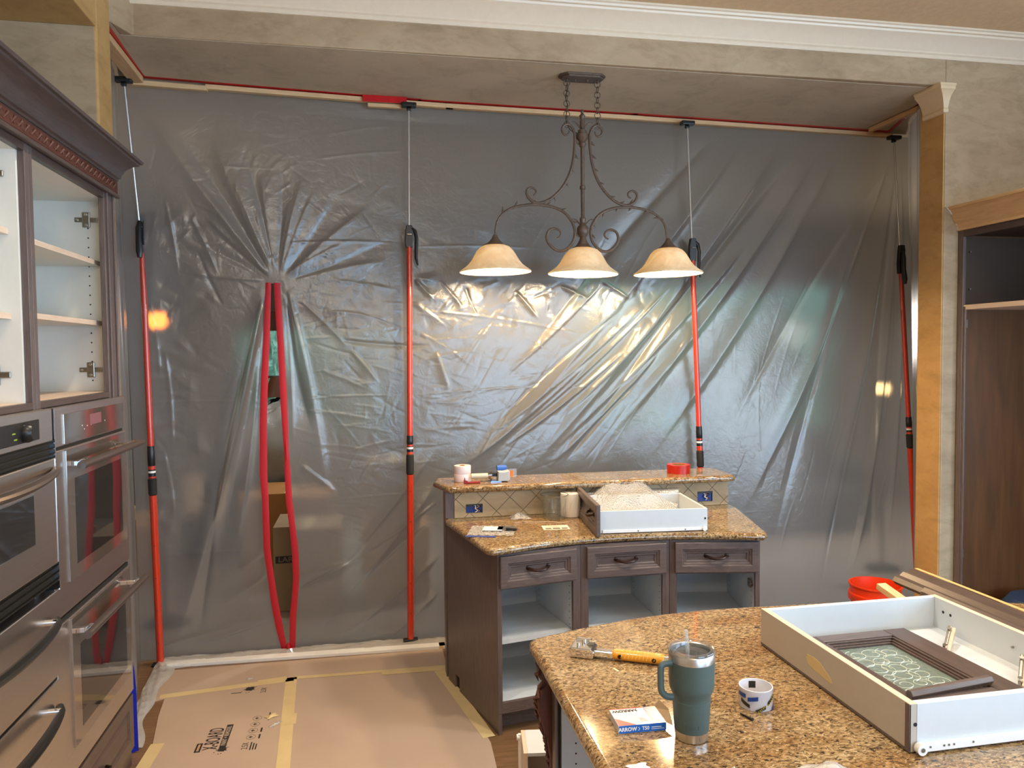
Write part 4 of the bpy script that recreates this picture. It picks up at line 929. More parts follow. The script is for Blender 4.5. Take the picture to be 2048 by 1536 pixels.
def base_unit(label, p, q, sl, sr, toe=True, hinge=False):
    T, w = local(p, q)
    t = thing('base_cabinet', label, 'cabinet', (p[0], p[1], 0), 'brown base cabinets under the bar')
    D = 0.50
    m = lambda: MB(T)
    m().box(0, sl, 0, 0.02, 0.10, 0.862).build('stile', M['brown'], t, bevel=0.0015)
    m().box(w-sr, w, 0, 0.02, 0.10, 0.862).build('stile', M['brown'], t, bevel=0.0015)
    m().box(sl, w-sr, 0, 0.02, 0.690, 0.712).build('rail', M['brown_h'], t)
    m().box(sl, w-sr, 0, 0.02, 0.842, 0.862).build('rail', M['brown_h'], t)
    m().box(sl, w-sr, 0, 0.02, 0.10, 0.150).build('rail', M['brown_h'], t)
    m().box(0.006, 0.022, 0.02, D, 0.11, 0.86).build('side_panel', M['mel'], t)
    m().box(w-0.022-max(sr-0.03, 0), w-0.006-max(sr-0.03, 0), 0.02, D, 0.11, 0.86).build('side_panel', M['mel'], t)
    m().box(0.022, w-0.022, D-0.012, D, 0.11, 0.86).build('back_panel', M['mel'], t)
    m().box(0.022, w-0.022, 0.02, D-0.012, 0.132, 0.150).build('bottom_panel', M['mel'], t)
    m().box(0.024, w-0.024-max(sr-0.03, 0), 0.03, D-0.014, 0.420, 0.440).build('shelf', M['mel'], t)
    m().box(0.0, w, 0.075, 0.085, 0.0, 0.10).build('toe_kick', M['brown_h'], t)
    xr = w-0.022-max(sr-0.03, 0)
    h = m()
    for k in range(16):
        z = 0.20 + k*0.032
        for y in (0.060, D-0.06): h.cyl((xr, y, z), (xr-0.0008, y, z), 0.0028, 6)
    h.build('pin_hole_row', M['dark'], t, kind='stuff')
    d = m().rings(sl-0.012, w-sr+0.012, 0.700, 0.852, [(0, -0.019), (0.003, -0.022), (0.034, -0.022), (0.038, -0.015), (0.044, -0.015), (0.048, -0.009), (0.056, -0.009), (0.060, -0.004)], 0.0)
    df = d.build('drawer_front', M['brown_h'], t, bevel=0.0008)
    hb = m(); pull(hb, (sl+w-sr)/2, -0.004, 0.778); hb.build('handle', M['bronze'], df, smooth=True)
    m().box(sl+0.01, w-sr-0.01, 0.02, D-0.05, 0.72, 0.84).build('drawer_box', M['mel'], df)
    if hinge:
        m().box(w-sr-0.012, w-sr-0.002, 0.05, 0.09, 0.60, 0.64).box(w-sr-0.018, w-sr-0.002, 0.03, 0.06, 0.612, 0.628).build('hinge', M['zinc'], t, bevel=0.002)
    return t
uA = base_unit('left open base cabinet under the bar, drawer shut above white shelf', (0.578, 3.410), (1.003, 3.486), 0.022, 0.040)
uB = base_unit('middle open base cabinet under the bar, behind the island corner', (1.004, 3.487), (1.462, 3.485), 0.040, 0.036)
uC = base_unit('right open base cabinet under the bar, with a hinge left inside', (1.463, 3.484), (1.905, 3.400), 0.036, 0.022, hinge=True)
ep = MB()
pts = [(0.578, 3.410), (0.412, 4.062)]
T, w = local(pts[1], pts[0])
e = MB(T)  # notch at the foot of the panel
e.extr([(0, 0), (0.105, 0), (0.105, 0.075), (0.165, 0.075), (0.165, 0.0), (w, 0), (w, 0.862), (0, 0.862)], 0.0, 0.018, 'y')
e.build('end_panel', M['brown'], uA)
MB(T).box(0.100, 0.170, 0.010, 0.016, 0, 0.08).build('notch_backing', M['dark'], uA)
T2, w2 = local((1.905, 3.400), (2.03, 4.05))
MB(T2).box(0, w2, 0, 0.018, 0, 0.862).build('end_panel', M['brown'], uC)

# lower granite worktop with its concave front
low = [(0.405, 4.085), (0.402, 4.02), (0.52, 3.40), (0.535, 3.372), (0.565, 3.362), (0.66, 3.392), (0.76, 3.428), (0.88, 3.458), (1.00, 3.474), (1.15, 3.482), (1.30, 3.478), (1.45, 3.462), (1.60, 3.432), (1.75, 3.390), (1.86, 3.352), (1.900, 3.345), (1.925, 3.365), (1.94, 3.40), (2.075, 3.95), (2.08, 4.085)]
o = MB().slab(low, 0.864, 0.900, 0.018).build('granite_worktop', M['granite'], smooth=True, ang=50)
tag(o, 'lower gold granite worktop with a concave front on the bar', 'worktop')
# raised knee wall, tiles, upper slab
kw = thing('bar_wall', 'raised tiled bar wall between the two granite tops', 'wall', (1.2, 4.1, 0))
MB().box(0.405, 2.06, 4.096, 4.175, 0, 1.046).build('core', M['brown'], kw)
MB().box(0.405, 0.452, 4.046, 4.096, 0.9005, 1.046).build('end_strip', M['brown'], kw)
MB().box(0.452, 2.06, 4.050, 4.096, 0.9005, 1.046).build('grout_bed', M['grout'], kw)
def clip(poly, x0, x1, z0, z1):
    for ax, v, s in ((0, x0, 1), (0, x1, -1), (1, z0, 1), (1, z1, -1)):
        o = []
        for i in range(len(poly)):
            a, b = poly[i-1], poly[i]; ia = s*(a[ax]-v) >= 0; ib = s*(b[ax]-v) >= 0
            if ia != ib:
                t = (v-a[ax])/(b[ax]-a[ax]); o.append((a[0]+(b[0]-a[0])*t, a[1]+(b[1]-a[1])*t))
            if ib: o.append(b)
        poly = o
        if len(poly) < 3: return None
    return poly
tr = random.Random(5); g = 0.0018; hd = 0.075
holes = [(0.516, 0.608, 0.926, 0.975), (1.868, 1.962, 0.925, 0.985)]
for i in range(-1, 24):
    for j in range(-1, 3):
        cx = 0.46 + i*hd; cz = 0.93 + j*hd*2 + (hd if i % 2 else 0)
        p = clip([(cx-hd+g, cz), (cx, cz-hd+g), (cx+hd-g, cz), (cx, cz+hd-g)], 0.453, 2.058, 0.902, 1.044)
        if not p: continue
        dx = tr.uniform(0, 0.0012)
        x0 = min(a for a, b in p); x1 = max(a for a, b in p)
        pieces = [p]
        for hx0, hx1, hz0, hz1 in holes:   # cut the outlet openings out of the tiles
            nxt = []
            for q in pieces:
                for box_ in ((-9, hx0, -9, 9), (hx1, 9, -9, 9), (hx0, hx1, -9, hz0), (hx0, hx1, hz1, 9)):
                    c = clip(q, *box_)
                    if c: nxt.append(c)
            pieces = nxt
        mb = MB()
        for q in pieces: mb.extr(q, 4.0405-dx, 4.051, 'y')
        if pieces: mb.build('tile', M['tile'], kw)
for hx0, hx1, hz0, hz1 in holes:
    bx = thing('outlet_box', 'open blue outlet box with bare wires at the %s end of the tiled bar wall' % ('left' if hx0 < 1 else 'right'), 'outlet box', ((hx0+hx1)/2, 4.05, hz0), 'open outlet boxes in the tiled bar wall')
    MB().box(hx0+0.002, hx1-0.002, 4.046, 4.0498, hz0+0.002, hz1-0.002).build('box_back', plain('blue_outlet_plastic', srgb(20, 50, 130), 0.5), bx)
    MB().box(hx0, hx1, 4.0405, 4.046, hz1-0.014, hz1).box(hx0, hx0+0.003, 4.0405, 4.047, hz0, hz1).box(hx1-0.003, hx1, 4.0405, 4.047, hz0, hz1).build('rim', M['black'], bx)
    wr = random.Random(int(hx0*100))
    for k in range(3):
        x = (hx0+hx1)/2 + 0.012 + 0.008*k - 0.01*(hx0 > 1); z = (hz0+hz1)/2
        MB().tube(smoothpath([(x-0.012, 4.045, z+0.018), (x+wr.uniform(-.01, .01), 4.036, z+0.012), (x-0.008+wr.uniform(-.01, .01), 4.030, z), (x+0.006, 4.034, z-0.010), (x+wr.uniform(-.012, .012), 4.036, z-0.020)]), 0.0022, 6).build('wire', [M['white'], plain('bare_copper', (0.7, 0.36, 0.22), 0.3, 0.9), M['black']][k], bx, smooth=True)
up = [(0.365, 4.205), (0.350, 4.18), (0.40, 4.015), (0.412, 3.985), (0.44, 3.972), (2.03, 3.955), (2.065, 3.965), (2.072, 3.995), (2.075, 4.17), (2.065, 4.255), (2.03, 4.27), (0.40, 4.30), (0.372, 4.285)]
o = MB().slab(up, 1.048, 1.085, 0.018).build('granite_bar_top', M['granite'], smooth=True, ang=50)
tag(o, 'raised narrow gold granite bar top along the back', 'worktop')

# ------- things on the raised top
tz = 1.085
def roll(name, label, x, y, z, r, ri, h, m, mi, axis=(0, 0, 1), cat='tape roll', edge=None):
    t = thing(name, label, cat, (x, y, z))
    MB().lathe([(ri+0.001, 0), (r, 0), (r, h), (ri+0.001, h)], (x, y, z), 40, axis, close=True).build('tape', m, t, smooth=True)
    MB().lathe([(ri-0.002, 0), (ri+0.001, 0), (ri+0.001, h), (ri-0.002, h)], (x, y, z), 32, axis, close=True).build('core', mi, t, smooth=True)
    return t
t = thing('label_roll', 'stack of white price tape rolls with pinkish top on the raised bar', 'roll', (0.512, 4.15, tz))
for k in range(2): MB().lathe([(0.014, 0), (0.046, 0), (0.047, 0.003), (0.047, 0.0405), (0.046, 0.0435), (0.014, 0.0435)], (0.512+0.001*k, 4.15, tz+0.0005+0.044*k), 36, close=True).build('roll', plain('pinkish_white_roll', srgb(238, 216, 212), 0.5), t, smooth=True)
MB().lathe([(0.012, 0), (0.016, 0), (0.016, 0.089), (0.012, 0.089)], (0.512, 4.15, tz+0.0005), 20, close=True).build('core', M['card3'], t, smooth=True)
t = thing('razor_scraper', 'dark red plastic scraper lying before the white rolls', 'scraper', (0.55, 4.06, tz))
mr = plain('dark_red_plastic', srgb(140, 14, 14), 0.3)
MB().box(0.52, 0.600, 4.050, 4.068, tz, tz+0.010).build('handle', mr, t, bevel=0.004)
MB().extr([(0.508, tz), (0.536, tz), (0.530, tz+0.016), (0.518, tz+0.018), (0.514, tz+0.036), (0.508, tz+0.014)], 4.052, 4.064).build('hook', mr, t, bevel=0.002)
# packing tape dispenser, lying down: beige grip, steel roll arm, blue roller, grey brake
t = thing('tape_dispenser', 'packing tape gun with beige handle and blue roller on the raised bar', 'tape dispenser', (0.70, 4.12, tz))
bg = plain('beige_grip', srgb(206, 198, 172), 0.5); gp = plain('light_grey_plastic', srgb(186, 186, 184), 0.5); bl = plain('blue_plastic', srgb(36, 92, 178), 0.35)
MB().cyl((0.556, 4.11, tz+0.032), (0.655, 4.11, tz+0.032), 0.0145, 20).build('handle', bg, t, smooth=True)
MB().lathe([(0.0145, 0), (0.026, 0.014), (0.030, 0.020), (0.014, 0.026)], (0.650, 4.11, tz+0.034), 24, (1, 0, 0)).build('handle_guard', M['chrome'], t, smooth=True)
MB().box(0.672, 0.712, 4.10, 4.13, tz+0.026, tz+0.044).build('roll_core', M['black'], t, bevel=0.003)
MB().extr([(0.700, tz+0.006), (0.760, tz+0.004), (0.764, tz+0.062), (0.735, tz+0.056), (0.702, tz+0.058)], 4.060, 4.125).build('brake_block', gp, t, bevel=0.003)
for k in range(5): MB().box(0.7625, 0.7665, 4.064+k*0.012, 4.070+k*0.012, tz+0.010, tz+0.058).build('rib', gp, t)
MB().cyl((0.705, 4.13, tz+0.068), (0.758, 4.13, tz+0.068), 0.017, 22).build('roller', bl, t, smooth=True)
MB().box(0.66, 0.72, 4.07, 4.12, tz+0.001, tz+0.006).build('blade_plate', plain('blue_steel', (0.3, 0.45, 0.7), 0.25, 0.9), t)
MB().box(0.766, 0.812, 4.10, 4.102, tz+0.022, tz+0.066).build('tape_tongue', M['film'], t)
MB().box(0.772, 0.792, 4.098, 4.0995, tz+0.024, tz+0.056).build('orange_tab', plain('orange_tab', srgb(236, 120, 20), 0.5), t)
t = roll('red_tape_roll', 'red sheathing tape roll near the right end of the raised bar', 1.790, 4.13, tz+0.0005, 0.067, 0.040, 0.048, plain('red_tape_side', srgb(184, 34, 20), 0.3), M['card3'])
# ------- things on the lower worktop
lz = 0.900
T, w = local((1.108, 3.528), (1.662, 3.478), lz)
t = thing('drawer', 'white drawer with brown raised front resting on the lower bar top', 'drawer', (1.11, 3.54, lz))
D = 0.42; H_ = 0.112
m = lambda: MB(T)
m().box(0.0, w, 0, 0.013, 0.002, H_).build('side_panel', M['mel'], t, bevel=0.001)
m().box(0.0, w, D-0.013, D, 0.002, H_).build('side_panel', M['mel'], t, bevel=0.001)
m().box(w-0.013, w, 0.013, D-0.013, 0.002, H_).build('back_panel', M['mel'], t, bevel=0.001)
m().box(0.0, 0.013, 0.013, D-0.013, 0.002, H_).build('inner_front', M['mel'], t, bevel=0.001)
m().box(0.013, w-0.013, 0.013, D-0.013, 0.008, 0.014).build('bottom_panel', M['mel'], t)
rl = m().box(0.02, w-0.002, -0.006, 0, 0.004, 0.018).build('runner', M['white'], t, bevel=0.001)
m().cyl((w-0.018, -0.014, 0.012), (w-0.018, -0.006, 0.012), 0.011, 18).build('roller', M['white'], rl, smooth=True)
for u in (0.20, 0.44): m().cyl((u, -0.008, 0.011), (u, -0.006, 0.011), 0.003, 8).build('screw', M['zinc'], rl)
m().cyl((w-0.012, -0.002, 0.062), (w-0.012, 0, 0.062), 0.005, 10).build('cam_hole', M['dark'], t)
T3 = T @ Matrix.Translation((-0.002, -0.055, -0.0)) @ Matrix.Rotation(-PI/2, 4, 'Z') @ Matrix.Translation((-(D+0.11), 0, 0))
fr = MB(T3); fr.rings(0.0, D+0.11, 0.0, 0.155, [(0, -0.019), (0.003, -0.022), (0.034, -0.022), (0.038, -0.015), (0.044, -0.015), (0.048, -0.009), (0.056, -0.009), (0.060, -0.004)], 0.0)
fo = fr.build('drawer_front', M['brown_h'], t, bevel=0.0008)
hb = MB(T3); pull(hb, (D+0.11)/2+0.09, -0.004, 0.078); hb.build('handle', M['bronze'], fo, smooth=True)
# bubble wrap heaped in the drawer and over its back edge
n1, n2 = 150, 64
U, V = np.meshgrid(np.linspace(0, 1, n1), np.linspace(0, 1, n2))
hu = 0.02 + U*0.58; hv = 0.03 + V*(D+0.10)
hz_ = 0.04 + 0.135*np.exp(-((U-0.50)/0.34)**2)*np.exp(-((V-0.92)/0.40)**2) + 0.05*np.exp(-((U-0.12)/0.30)**2) - 0.02*U + 0.012*np.sin(U*17+V*5) + 0.010*np.sin(V*19-U*7)
hz_ = np.where(V > 0.9, hz_ - (V-0.9)*0.25, hz_); hz_ = hz_ + 0.0026*(np.sin(U*n1*PI/1.5)*np.sin(V*n2*PI/1.5)) 
hz_ = np.maximum(hz_ * np.clip((1.0-U)/0.10, 0.25, 1), 0.018); hz_ = np.where((V > 0.80), np.maximum(hz_, H_+0.006), hz_); hz_ = np.where((U*0.6 < 0.03), np.maximum(hz_, 0.02), hz_)
cut = U + 0.45*(1-V)**1.3 < 0.98
pp = np.stack([hu, hv, hz_], -1).reshape(-1, 3); R3 = np.array(T.to_3x3()); pp = pp @ R3.T + np.array(T.translation)
idx = np.arange(n1*n2).reshape(n2, n1); q = np.stack([idx[:-1, :-1], idx[:-1, 1:], idx[1:, 1:], idx[1:, :-1]], -1)[cut[:-1, :-1]]
M['bubble'] = film('bubble_film', (0.98, 0.98, 0.97), haze=0.40, rough=0.12, bumpy=0.9)
for nd in M['bubble'].node_tree.nodes:   # rows of small round bubbles instead of plain ripples
    if nd.type == 'BUMP':
        kt = M['bubble'].node_tree; vo = kt.nodes.new('ShaderNodeTexVoronoi'); vo.inputs['Scale'].default_value = 95
        kt.links.new(kt.nodes['Mapping'].outputs[0], vo.inputs['Vector']); kt.links.new(vo.outputs['Distance'], nd.inputs['Height'])
    if nd.type == 'BSDF_DIFFUSE': nd.inputs[0].default_value = (0.96, 0.95, 0.93, 1)
o = np_mesh('bubble_wrap', pp, q, M['bubble']); tag(o, 'rumpled clear bubble wrap heaped in the bar top drawer', 'bubble wrap')
t = thing('bubble_wrap_roll', 'upright roll of white bubble wrap behind the glass jar', 'roll', (1.085, 3.955, lz))
MB().lathe([(0.012, 0.002), (0.055, 0.002), (0.058, 0.02), (0.056, 0.05), (0.058, 0.10), (0.055, 0.128), (0.012, 0.128)], (1.085, 3.960, lz), 36, close=True).build('roll', plain('white_bubble_roll', srgb(244, 238, 228), 0.35, bump=0.5, vs=160), t, smooth=True)
M['clear'] = film('clear_glass', (0.93, 0.95, 0.94), haze=0.04, rough=0.02)
t = thing('glass_cylinder', 'clear glass cylinder vase on the lower bar top', 'vase', (0.985, 3.93, lz))
cy = (0.985, 3.93)
MB().lathe([(0.001, 0.001), (0.060, 0.001), (0.062, 0.004), (0.066, 0.118), (0.076, 0.128), (0.077, 0.130), (0.074, 0.129), (0.063, 0.118), (0.059, 0.006), (0.001, 0.005)], (*cy, lz), 40).build('body', M['clear'], t, smooth=True)
MB().torus((*cy, lz+0.129), 0.0755, 0.0018, n=40, m=6).build('rim', glassy('rim_glass', (1, 1, 1), 0.02), t, smooth=True)
def crumple(name, label, cat, x, y, z, sx, sy, h, m, seed, ang=0.0, n=26):
    r = np.random.RandomState(seed); U, V = np.meshgrid(np.linspace(-1, 1, n), np.linspace(-1, 1, n))
    Hh = np.zeros_like(U)
    for _ in range(14):
        a = r.uniform(0, PI); c = r.uniform(-0.8, 0.8); Hh += r.uniform(0.3, 1)*np.maximum(0, 0.5-np.abs(U*math.cos(a)+V*math.sin(a)-c))
    Hh = Hh/Hh.max()*h*np.clip(1.15-np.maximum(np.abs(U), np.abs(V)), 0.05, 1)
    ex = 1+0.12*np.sin(V*4+seed); ey = 1+0.12*np.sin(U*5+seed)
    px = U*sx*ex; py = V*sy*ey; c, s = math.cos(ang), math.sin(ang)
    co = np.stack([x+px*c-py*s, y+px*s+py*c, z+0.002+Hh], -1).reshape(-1, 3); idx = np.arange(n*n).reshape(n, n)
    q = np.stack([idx[:-1, :-1], idx[:-1, 1:], idx[1:, 1:], idx[1:, :-1]], -1).reshape(-1, 4)
    return tag(np_mesh(name, co, q, m), label, cat)
crumple('plastic_wad', 'small wad of crinkled clear wrap near the tiled bar wall', 'plastic wrap', 0.80, 3.96, lz, 0.052, 0.040, 0.040, M['bubble'], 4)
t = thing('zip_bag', 'flat clear zip bag with blue seal holding dark hardware on the lower bar top', 'bag', (0.60, 3.68, lz))
T4 = Matrix.Translation((0.605, 3.70, lz)) @ Matrix.Rotation(-0.28, 4, 'Z')
n = 16; vs = []
for j in range(n+1):
    for i in range(n+1):
        u = -0.115+0.23*i/n; v = -0.10+0.20*j/n
        vs.append((u, v, 0.003+0.006*math.sin(i*1.1+j*0.6)**2))
MB(T4).add(vs, [(j*(n+1)+i, j*(n+1)+i+1, (j+1)*(n+1)+i+1, (j+1)*(n+1)+i) for i in range(n) for j in range(n)]).build('film', M['bubble'], t, smooth=True)
MB(T4).box(-0.12, 0.03, -0.118, -0.100, 0.001, 0.004).build('blue_seal', plain('blue_zip_seal', srgb(70, 90, 160), 0.4), t)
MB(T4).box(0.02, 0.115, 0.0, 0.085, 0.001, 0.010).build('dark_packet', plain('dark_grey_packet', srgb(70, 72, 74), 0.5), t, bevel=0.003)
MB(T4).cyl((0.07, 0.0, 0.016), (0.125, -0.01, 0.016), 0.007, 10).build('screw_packet', M['black'], t)
MB(T4).box(-0.05, 0.05, -0.02, 0.07, 0.0095, 0.0100).build('paper_slip', M['white'], t)
t = thing('instruction_sheet', 'small printed white instruction sheet on the lower bar top', 'paper', (0.93, 3.71, lz))
T5 = Matrix.Translation((0.935, 3.705, lz+0.0015)) @ Matrix.Rotation(-0.10, 4, 'Z')
MB(T5).box(-0.068, 0.068, -0.048, 0.048, 0, 0.0008).build('paper', plain('paper', srgb(232, 222, 200), 0.6), t)
for x0, x1 in ((-0.055, -0.025), (-0.018, 0.020), (0.028, 0.058)):
    MB(T5).box(x0, x1, -0.038, -0.005, 0.0008, 0.0010).build('printed_block', plain('grey_print', srgb(110, 100, 90), 0.6), t)
for k in range(4): MB(T5).box(-0.055, 0.05-0.012*k, 0.006+k*0.009, 0.009+k*0.009, 0.0008, 0.0010).build('printed_line', M['ink_l'], t)
t = tag(MB().tube(smoothpath([(0.80, 3.86, lz+0.003), (0.86, 3.84, lz+0.003), (0.93, 3.83, lz+0.004), (1.00, 3.80, lz+0.003), (1.06, 3.83, lz+0.003)]), 0.0018, 6).build('wire_bit', M['mel_edge'], smooth=True), 'thin stray strip curled on the lower bar top', 'strip')
# ------------------------------------------------------------------ big granite island in front
isl = [(0.492, 0.70), (0.480, 1.55), (0.482, 2.10), (0.478, 2.235), (0.486, 2.272), (0.510, 2.290), (0.58, 2.312), (0.70, 2.350), (0.84, 2.384), (0.98, 2.405), (1.13, 2.414), (1.25, 2.412), (1.37, 2.404), (1.52, 2.396), (1.69, 2.385), (1.90, 2.350), (2.15, 2.28), (2.4, 2.18), (2.62, 2.05), (2.70, 1.96), (2.72, 0.70)]
o = MB().slab(isl, 0.860, 0.900, 0.020, 6).build('granite_island_top', M['granite'], smooth=True, ang=50)
tag(o, 'large foreground island top of brown speckled granite with a bowed far edge', 'worktop')
ic = thing('island_cabinet', 'brown island cabinet with open white side under the foreground granite', 'cabinet', (0.55, 1.5, 0))
MB().box(0.545, 0.575, 2.190, 2.235, 0.0, 0.859).build('stile', M['brown'], ic, bevel=0.002)
MB().box(0.536, 0.546, 2.150, 2.188, 0.0, 0.859).build('fluted_stile', M['brown'], ic, bevel=0.003)
MB().box(0.545, 0.560, 1.20, 2.19, 0.84, 0.859).build('rail', M['brown_y'], ic)
MB().box(0.560, 1.10, 2.165, 2.183, 0.10, 0.859).build('inner_panel', M['mel'], ic)
h = MB()
for k in range(22): h.cyl((0.605, 2.165, 0.16+k*0.032), (0.605, 2.1642, 0.16+k*0.032), 0.0028, 8)
h.build('pin_hole_row', M['dark'], ic, kind='stuff')
MB().box(0.575, 2.60, 2.183, 2.20, 0, 0.859).build('end_panel', M['brown'], ic)
MB().box(1.08, 1.10, 0.8, 2.165, 0.10, 0.859).build('back_panel', M['mel'], ic)
MB().box(0.56, 1.10, 0.8, 2.165, 0.09, 0.108).build('bottom_panel', M['mel'], ic)
MB().box(1.10, 2.60, 0.8, 2.183, 0, 0.859).build('body', M['brown'], ic)
MB().box(0.60, 1.08, 0.8, 2.165, 0, 0.09).build('plinth', M['brown_y'], ic)
# carved corbel at the corner
cb = MB(); n = 26; vs = []
pr_ = [(0.036, 0.855), (0.046, 0.83), (0.043, 0.80), (0.020, 0.785), (0.040, 0.765), (0.050, 0.73), (0.046, 0.69), (0.034, 0.64), (0.022, 0.60), (0.012, 0.55), (0.010, 0.50), (0.026, 0.48), (0.030, 0.44), (0.020, 0.40), (0.008, 0.33)]
cb.extr([(0.545-a, z) for a, z in pr_] + [(0.548, 0.33), (0.548, 0.855)], 2.195, 2.245)
cb.build('corbel', M['red_carve'], ic, bevel=0.006, seg=2)
lf = MB(); r = random.Random(12)
for k in range(26):
    i = k/25; z = 0.84-0.46*i; a = np.interp(-z, [-p[1] for p in pr_], [p[0] for p in pr_])
    lf.tube([(0.545-a+0.004, 2.192+0.05*r.random(), z+0.018), (0.545-a-0.004, 2.19+0.055*r.random(), z), (0.545-a+0.002, 2.19+0.055*r.random(), z-0.02)], [0.002, 0.006, 0.001], 6)
q = lf.build('carved_leaf', M['red_carve'], ic, smooth=True); q['kind'] = 'stuff'

# drawer standing on end on the floor between the two islands
t = thing('upended_drawer', 'white drawer box standing on the floor beside the island corbel', 'drawer', (0.62, 2.85, 0))
T = Matrix.Translation((0.592, 2.955, 0.004)) @ Matrix.Rotation(math.radians(-8), 4, 'Z')
m = lambda: MB(T)
m().box(0.0, 0.016, -0.18, 0.0, 0, 0.25).build('side_panel', M['mel_edge'], t, bevel=0.001)
m().box(0.016, 0.30, -0.18, 0.0, 0.236, 0.25).build('back_panel', M['mel'], t, bevel=0.001)
m().box(0.016, 0.30, -0.012, 0.0, 0.0, 0.236).build('bottom_panel', M['mel'], t)
m().box(0.30, 0.316, -0.18, 0.0, 0, 0.25).build('side_panel', M['mel'], t, bevel=0.001)
rl = m().box(-0.012, 0.0, -0.03, -0.014, 0.0, 0.245).build('runner', M['white'], t, bevel=0.001)
m().cyl((-0.018, -0.022, 0.232), (-0.006, -0.022, 0.232), 0.012, 18).build('roller', M['white'], rl, smooth=True)

# ------- on the island
iz = 0.900
bx = thing('large_drawer', 'large white drawer box with wooden edges on the foreground island', 'drawer', (1.47, 1.75, iz))
x0, x1, y0, y1, zb, zt = 1.168, 1.775, 1.436, 2.076, 0.9035, 1.012
me_ = plain('putty_melamine', srgb(178, 170, 160), 0.45, var=0.02)
MB().box(x0, x0+0.018, y0, y1, zb, zt).build('side_panel', [me_], bx, bevel=0.0012)
MB().box(x1-0.018, x1, y0, y1, zb, zt).build('side_panel', M['mel'], bx, bevel=0.0012)
MB().box(x0+0.018, x1-0.018, y1-0.018, y1, zb, zt).build('back_panel', M['mel'], bx, bevel=0.0012)
MB().box(x0+0.0185, x1-0.018, y0, y0+0.018, zb, zt).build('front_panel', M['mel'], bx, bevel=0.0012)
MB().box(x0+0.018, x1-0.018, y0+0.018, y1-0.018, zb+0.006, zb+0.014).build('bottom_panel', M['mel'], bx)
MB().box(x0-0.0008, x0+0.003, y0, y0+0.014, zb, zt-0.001).box(x0-0.0008, x0+0.003, y0+0.014, y1, zb-0.001, zb+0.006).build('edge_band', M['brown'], bx)
for a in ((x0, x0+0.018, y0, y1), (x1-0.018, x1, y0, y1)): MB().box(*a, zt, zt+0.0006).build('wood_edge', M['mel_edge'], bx)
pq = MB()
pq.extr([(1.835, 0.957), (1.832, 0.968), (1.800, 0.973), (1.770, 0.968), (1.725, 0.946), (1.718, 0.936), (1.724, 0.933), (1.790, 0.938), (1.826, 0.944)], x0-0.0008, x0+0.001, 'x')
pq.build('torn_patch', M['mask_tape'], bx)
rl = MB().box(x0+0.02, x1, y0-0.010, y0, zb+0.002, zb+0.020).build('runner', M['white'], bx, bevel=0.001)
MB().cyl((x0+0.020, y0-0.018, zb+0.012), (x0+0.020, y0-0.004, zb+0.012), 0.0125, 22).build('roller', M['white'], rl, smooth=True)
MB().cyl((x0+0.020, y0-0.0195, zb+0.012), (x0+0.020, y0-0.0175, zb+0.012), 0.005, 10).build('rivet', M['zinc'], rl)
for u in (0.045, 0.080, 0.092, 0.105, 0.155): MB().cyl((x0+u, y0-0.0112, zb+0.013), (x0+u, y0-0.0095, zb+0.013), 0.0025, 8).build('screw', M['zinc'], rl)
MB().cyl((x0+0.014, y0-0.001, zb+0.062), (x0+0.014, y0+0.001, zb+0.062), 0.0045, 12).build('cam_hole', M['dark'], bx)
for yy in (2.02, 1.99): MB().cyl((x1-0.0185, yy, zb+0.072), (x1-0.017, yy, zb+0.072), 0.0045, 12).build('cam_hole', M['dark'], bx)
for yy in (1.76, 1.66): MB().cyl((x1-0.024, yy, zb+0.062), (x1-0.018, yy, zb+0.062), 0.003, 8).build('screw_tip', M['zinc'], bx)
# cabinet door with patterned glass lying in the box
dt = thing('glass_cabinet_door', 'brown framed cabinet door with swirled glass lying in the large white drawer', 'cabinet door', (1.43, 1.78, 0.92))
T = Matrix.Translation((1.268, 1.545, 0.9185)) @ Matrix.Rotation(math.radians(1.0), 4, 'Z')
m = lambda: MB(T)
W_, Hh_ = 0.352, 0.462
def rail(a0, a1, b0, b1, nm='frame_rail', mt='brown_h'):
    m().box(a0, a1, b0, b1, 0, 0.022).build(nm, M[mt], dt, bevel=0.002)
rail(0, 0.045, 0, Hh_, 'frame_stile', 'brown_y'); rail(W_-0.075, W_, 0, Hh_, 'frame_stile', 'brown_y')
rail(0.045, W_-0.075, Hh_-0.045, Hh_); rail(0.045, W_-0.075, 0, 0.06)
st = m()
gx0, gx1, gy0, gy1 = 0.045, W_-0.075, 0.06, Hh_-0.045
for i, (o, z) in enumerate(((0.0, 0.019), (0.008, 0.014), (0.016, 0.010))):
    st.box(gx0+o, gx0+o+0.008, gy0+o, gy1-o, 0, z).box(gx1-o-0.008, gx1-o, gy0+o, gy1-o, 0, z).box(gx0+o, gx1-o, gy0+o, gy0+o+0.008, 0, z).box(gx0+o, gx1-o, gy1-o-0.008, gy1-o, 0, z)
st.build('stepped_bead', M['brown_y'], dt, bevel=0.0012)
m().tube([(0.03, 0.052, 0.030), (0.285, 0.072, 0.034)], 0.012, 6).build('loose_bead', M['brown_h'], dt, bevel=0.001)
k = N('swirled_glass'); k.col(srgb(126, 140, 132)); k.p.inputs['Roughness'].default_value = 0.14; k.p.inputs['Specular IOR Level'].default_value = 0.9
k.p.inputs['Metallic'].default_value = 0.25; k.bump(k.noise(k.coord(), 34, 2, 0.5, 2.6), 0.6, 0.006)
m().box(gx0+0.02, gx1-0.02, gy0+0.02, gy1-0.02, 0.001, 0.004).build('glass_pane', k.mat, dt)
lm = plain('relief_glass', srgb(196, 204, 194), 0.12, 0.1, spec=1.0)
r = random.Random(4); cells = []
for i in range(3):
    for j in range(6): cells.append((gx0+0.045+i*0.050+0.012*(j % 2), gy0+0.045+j*0.048))
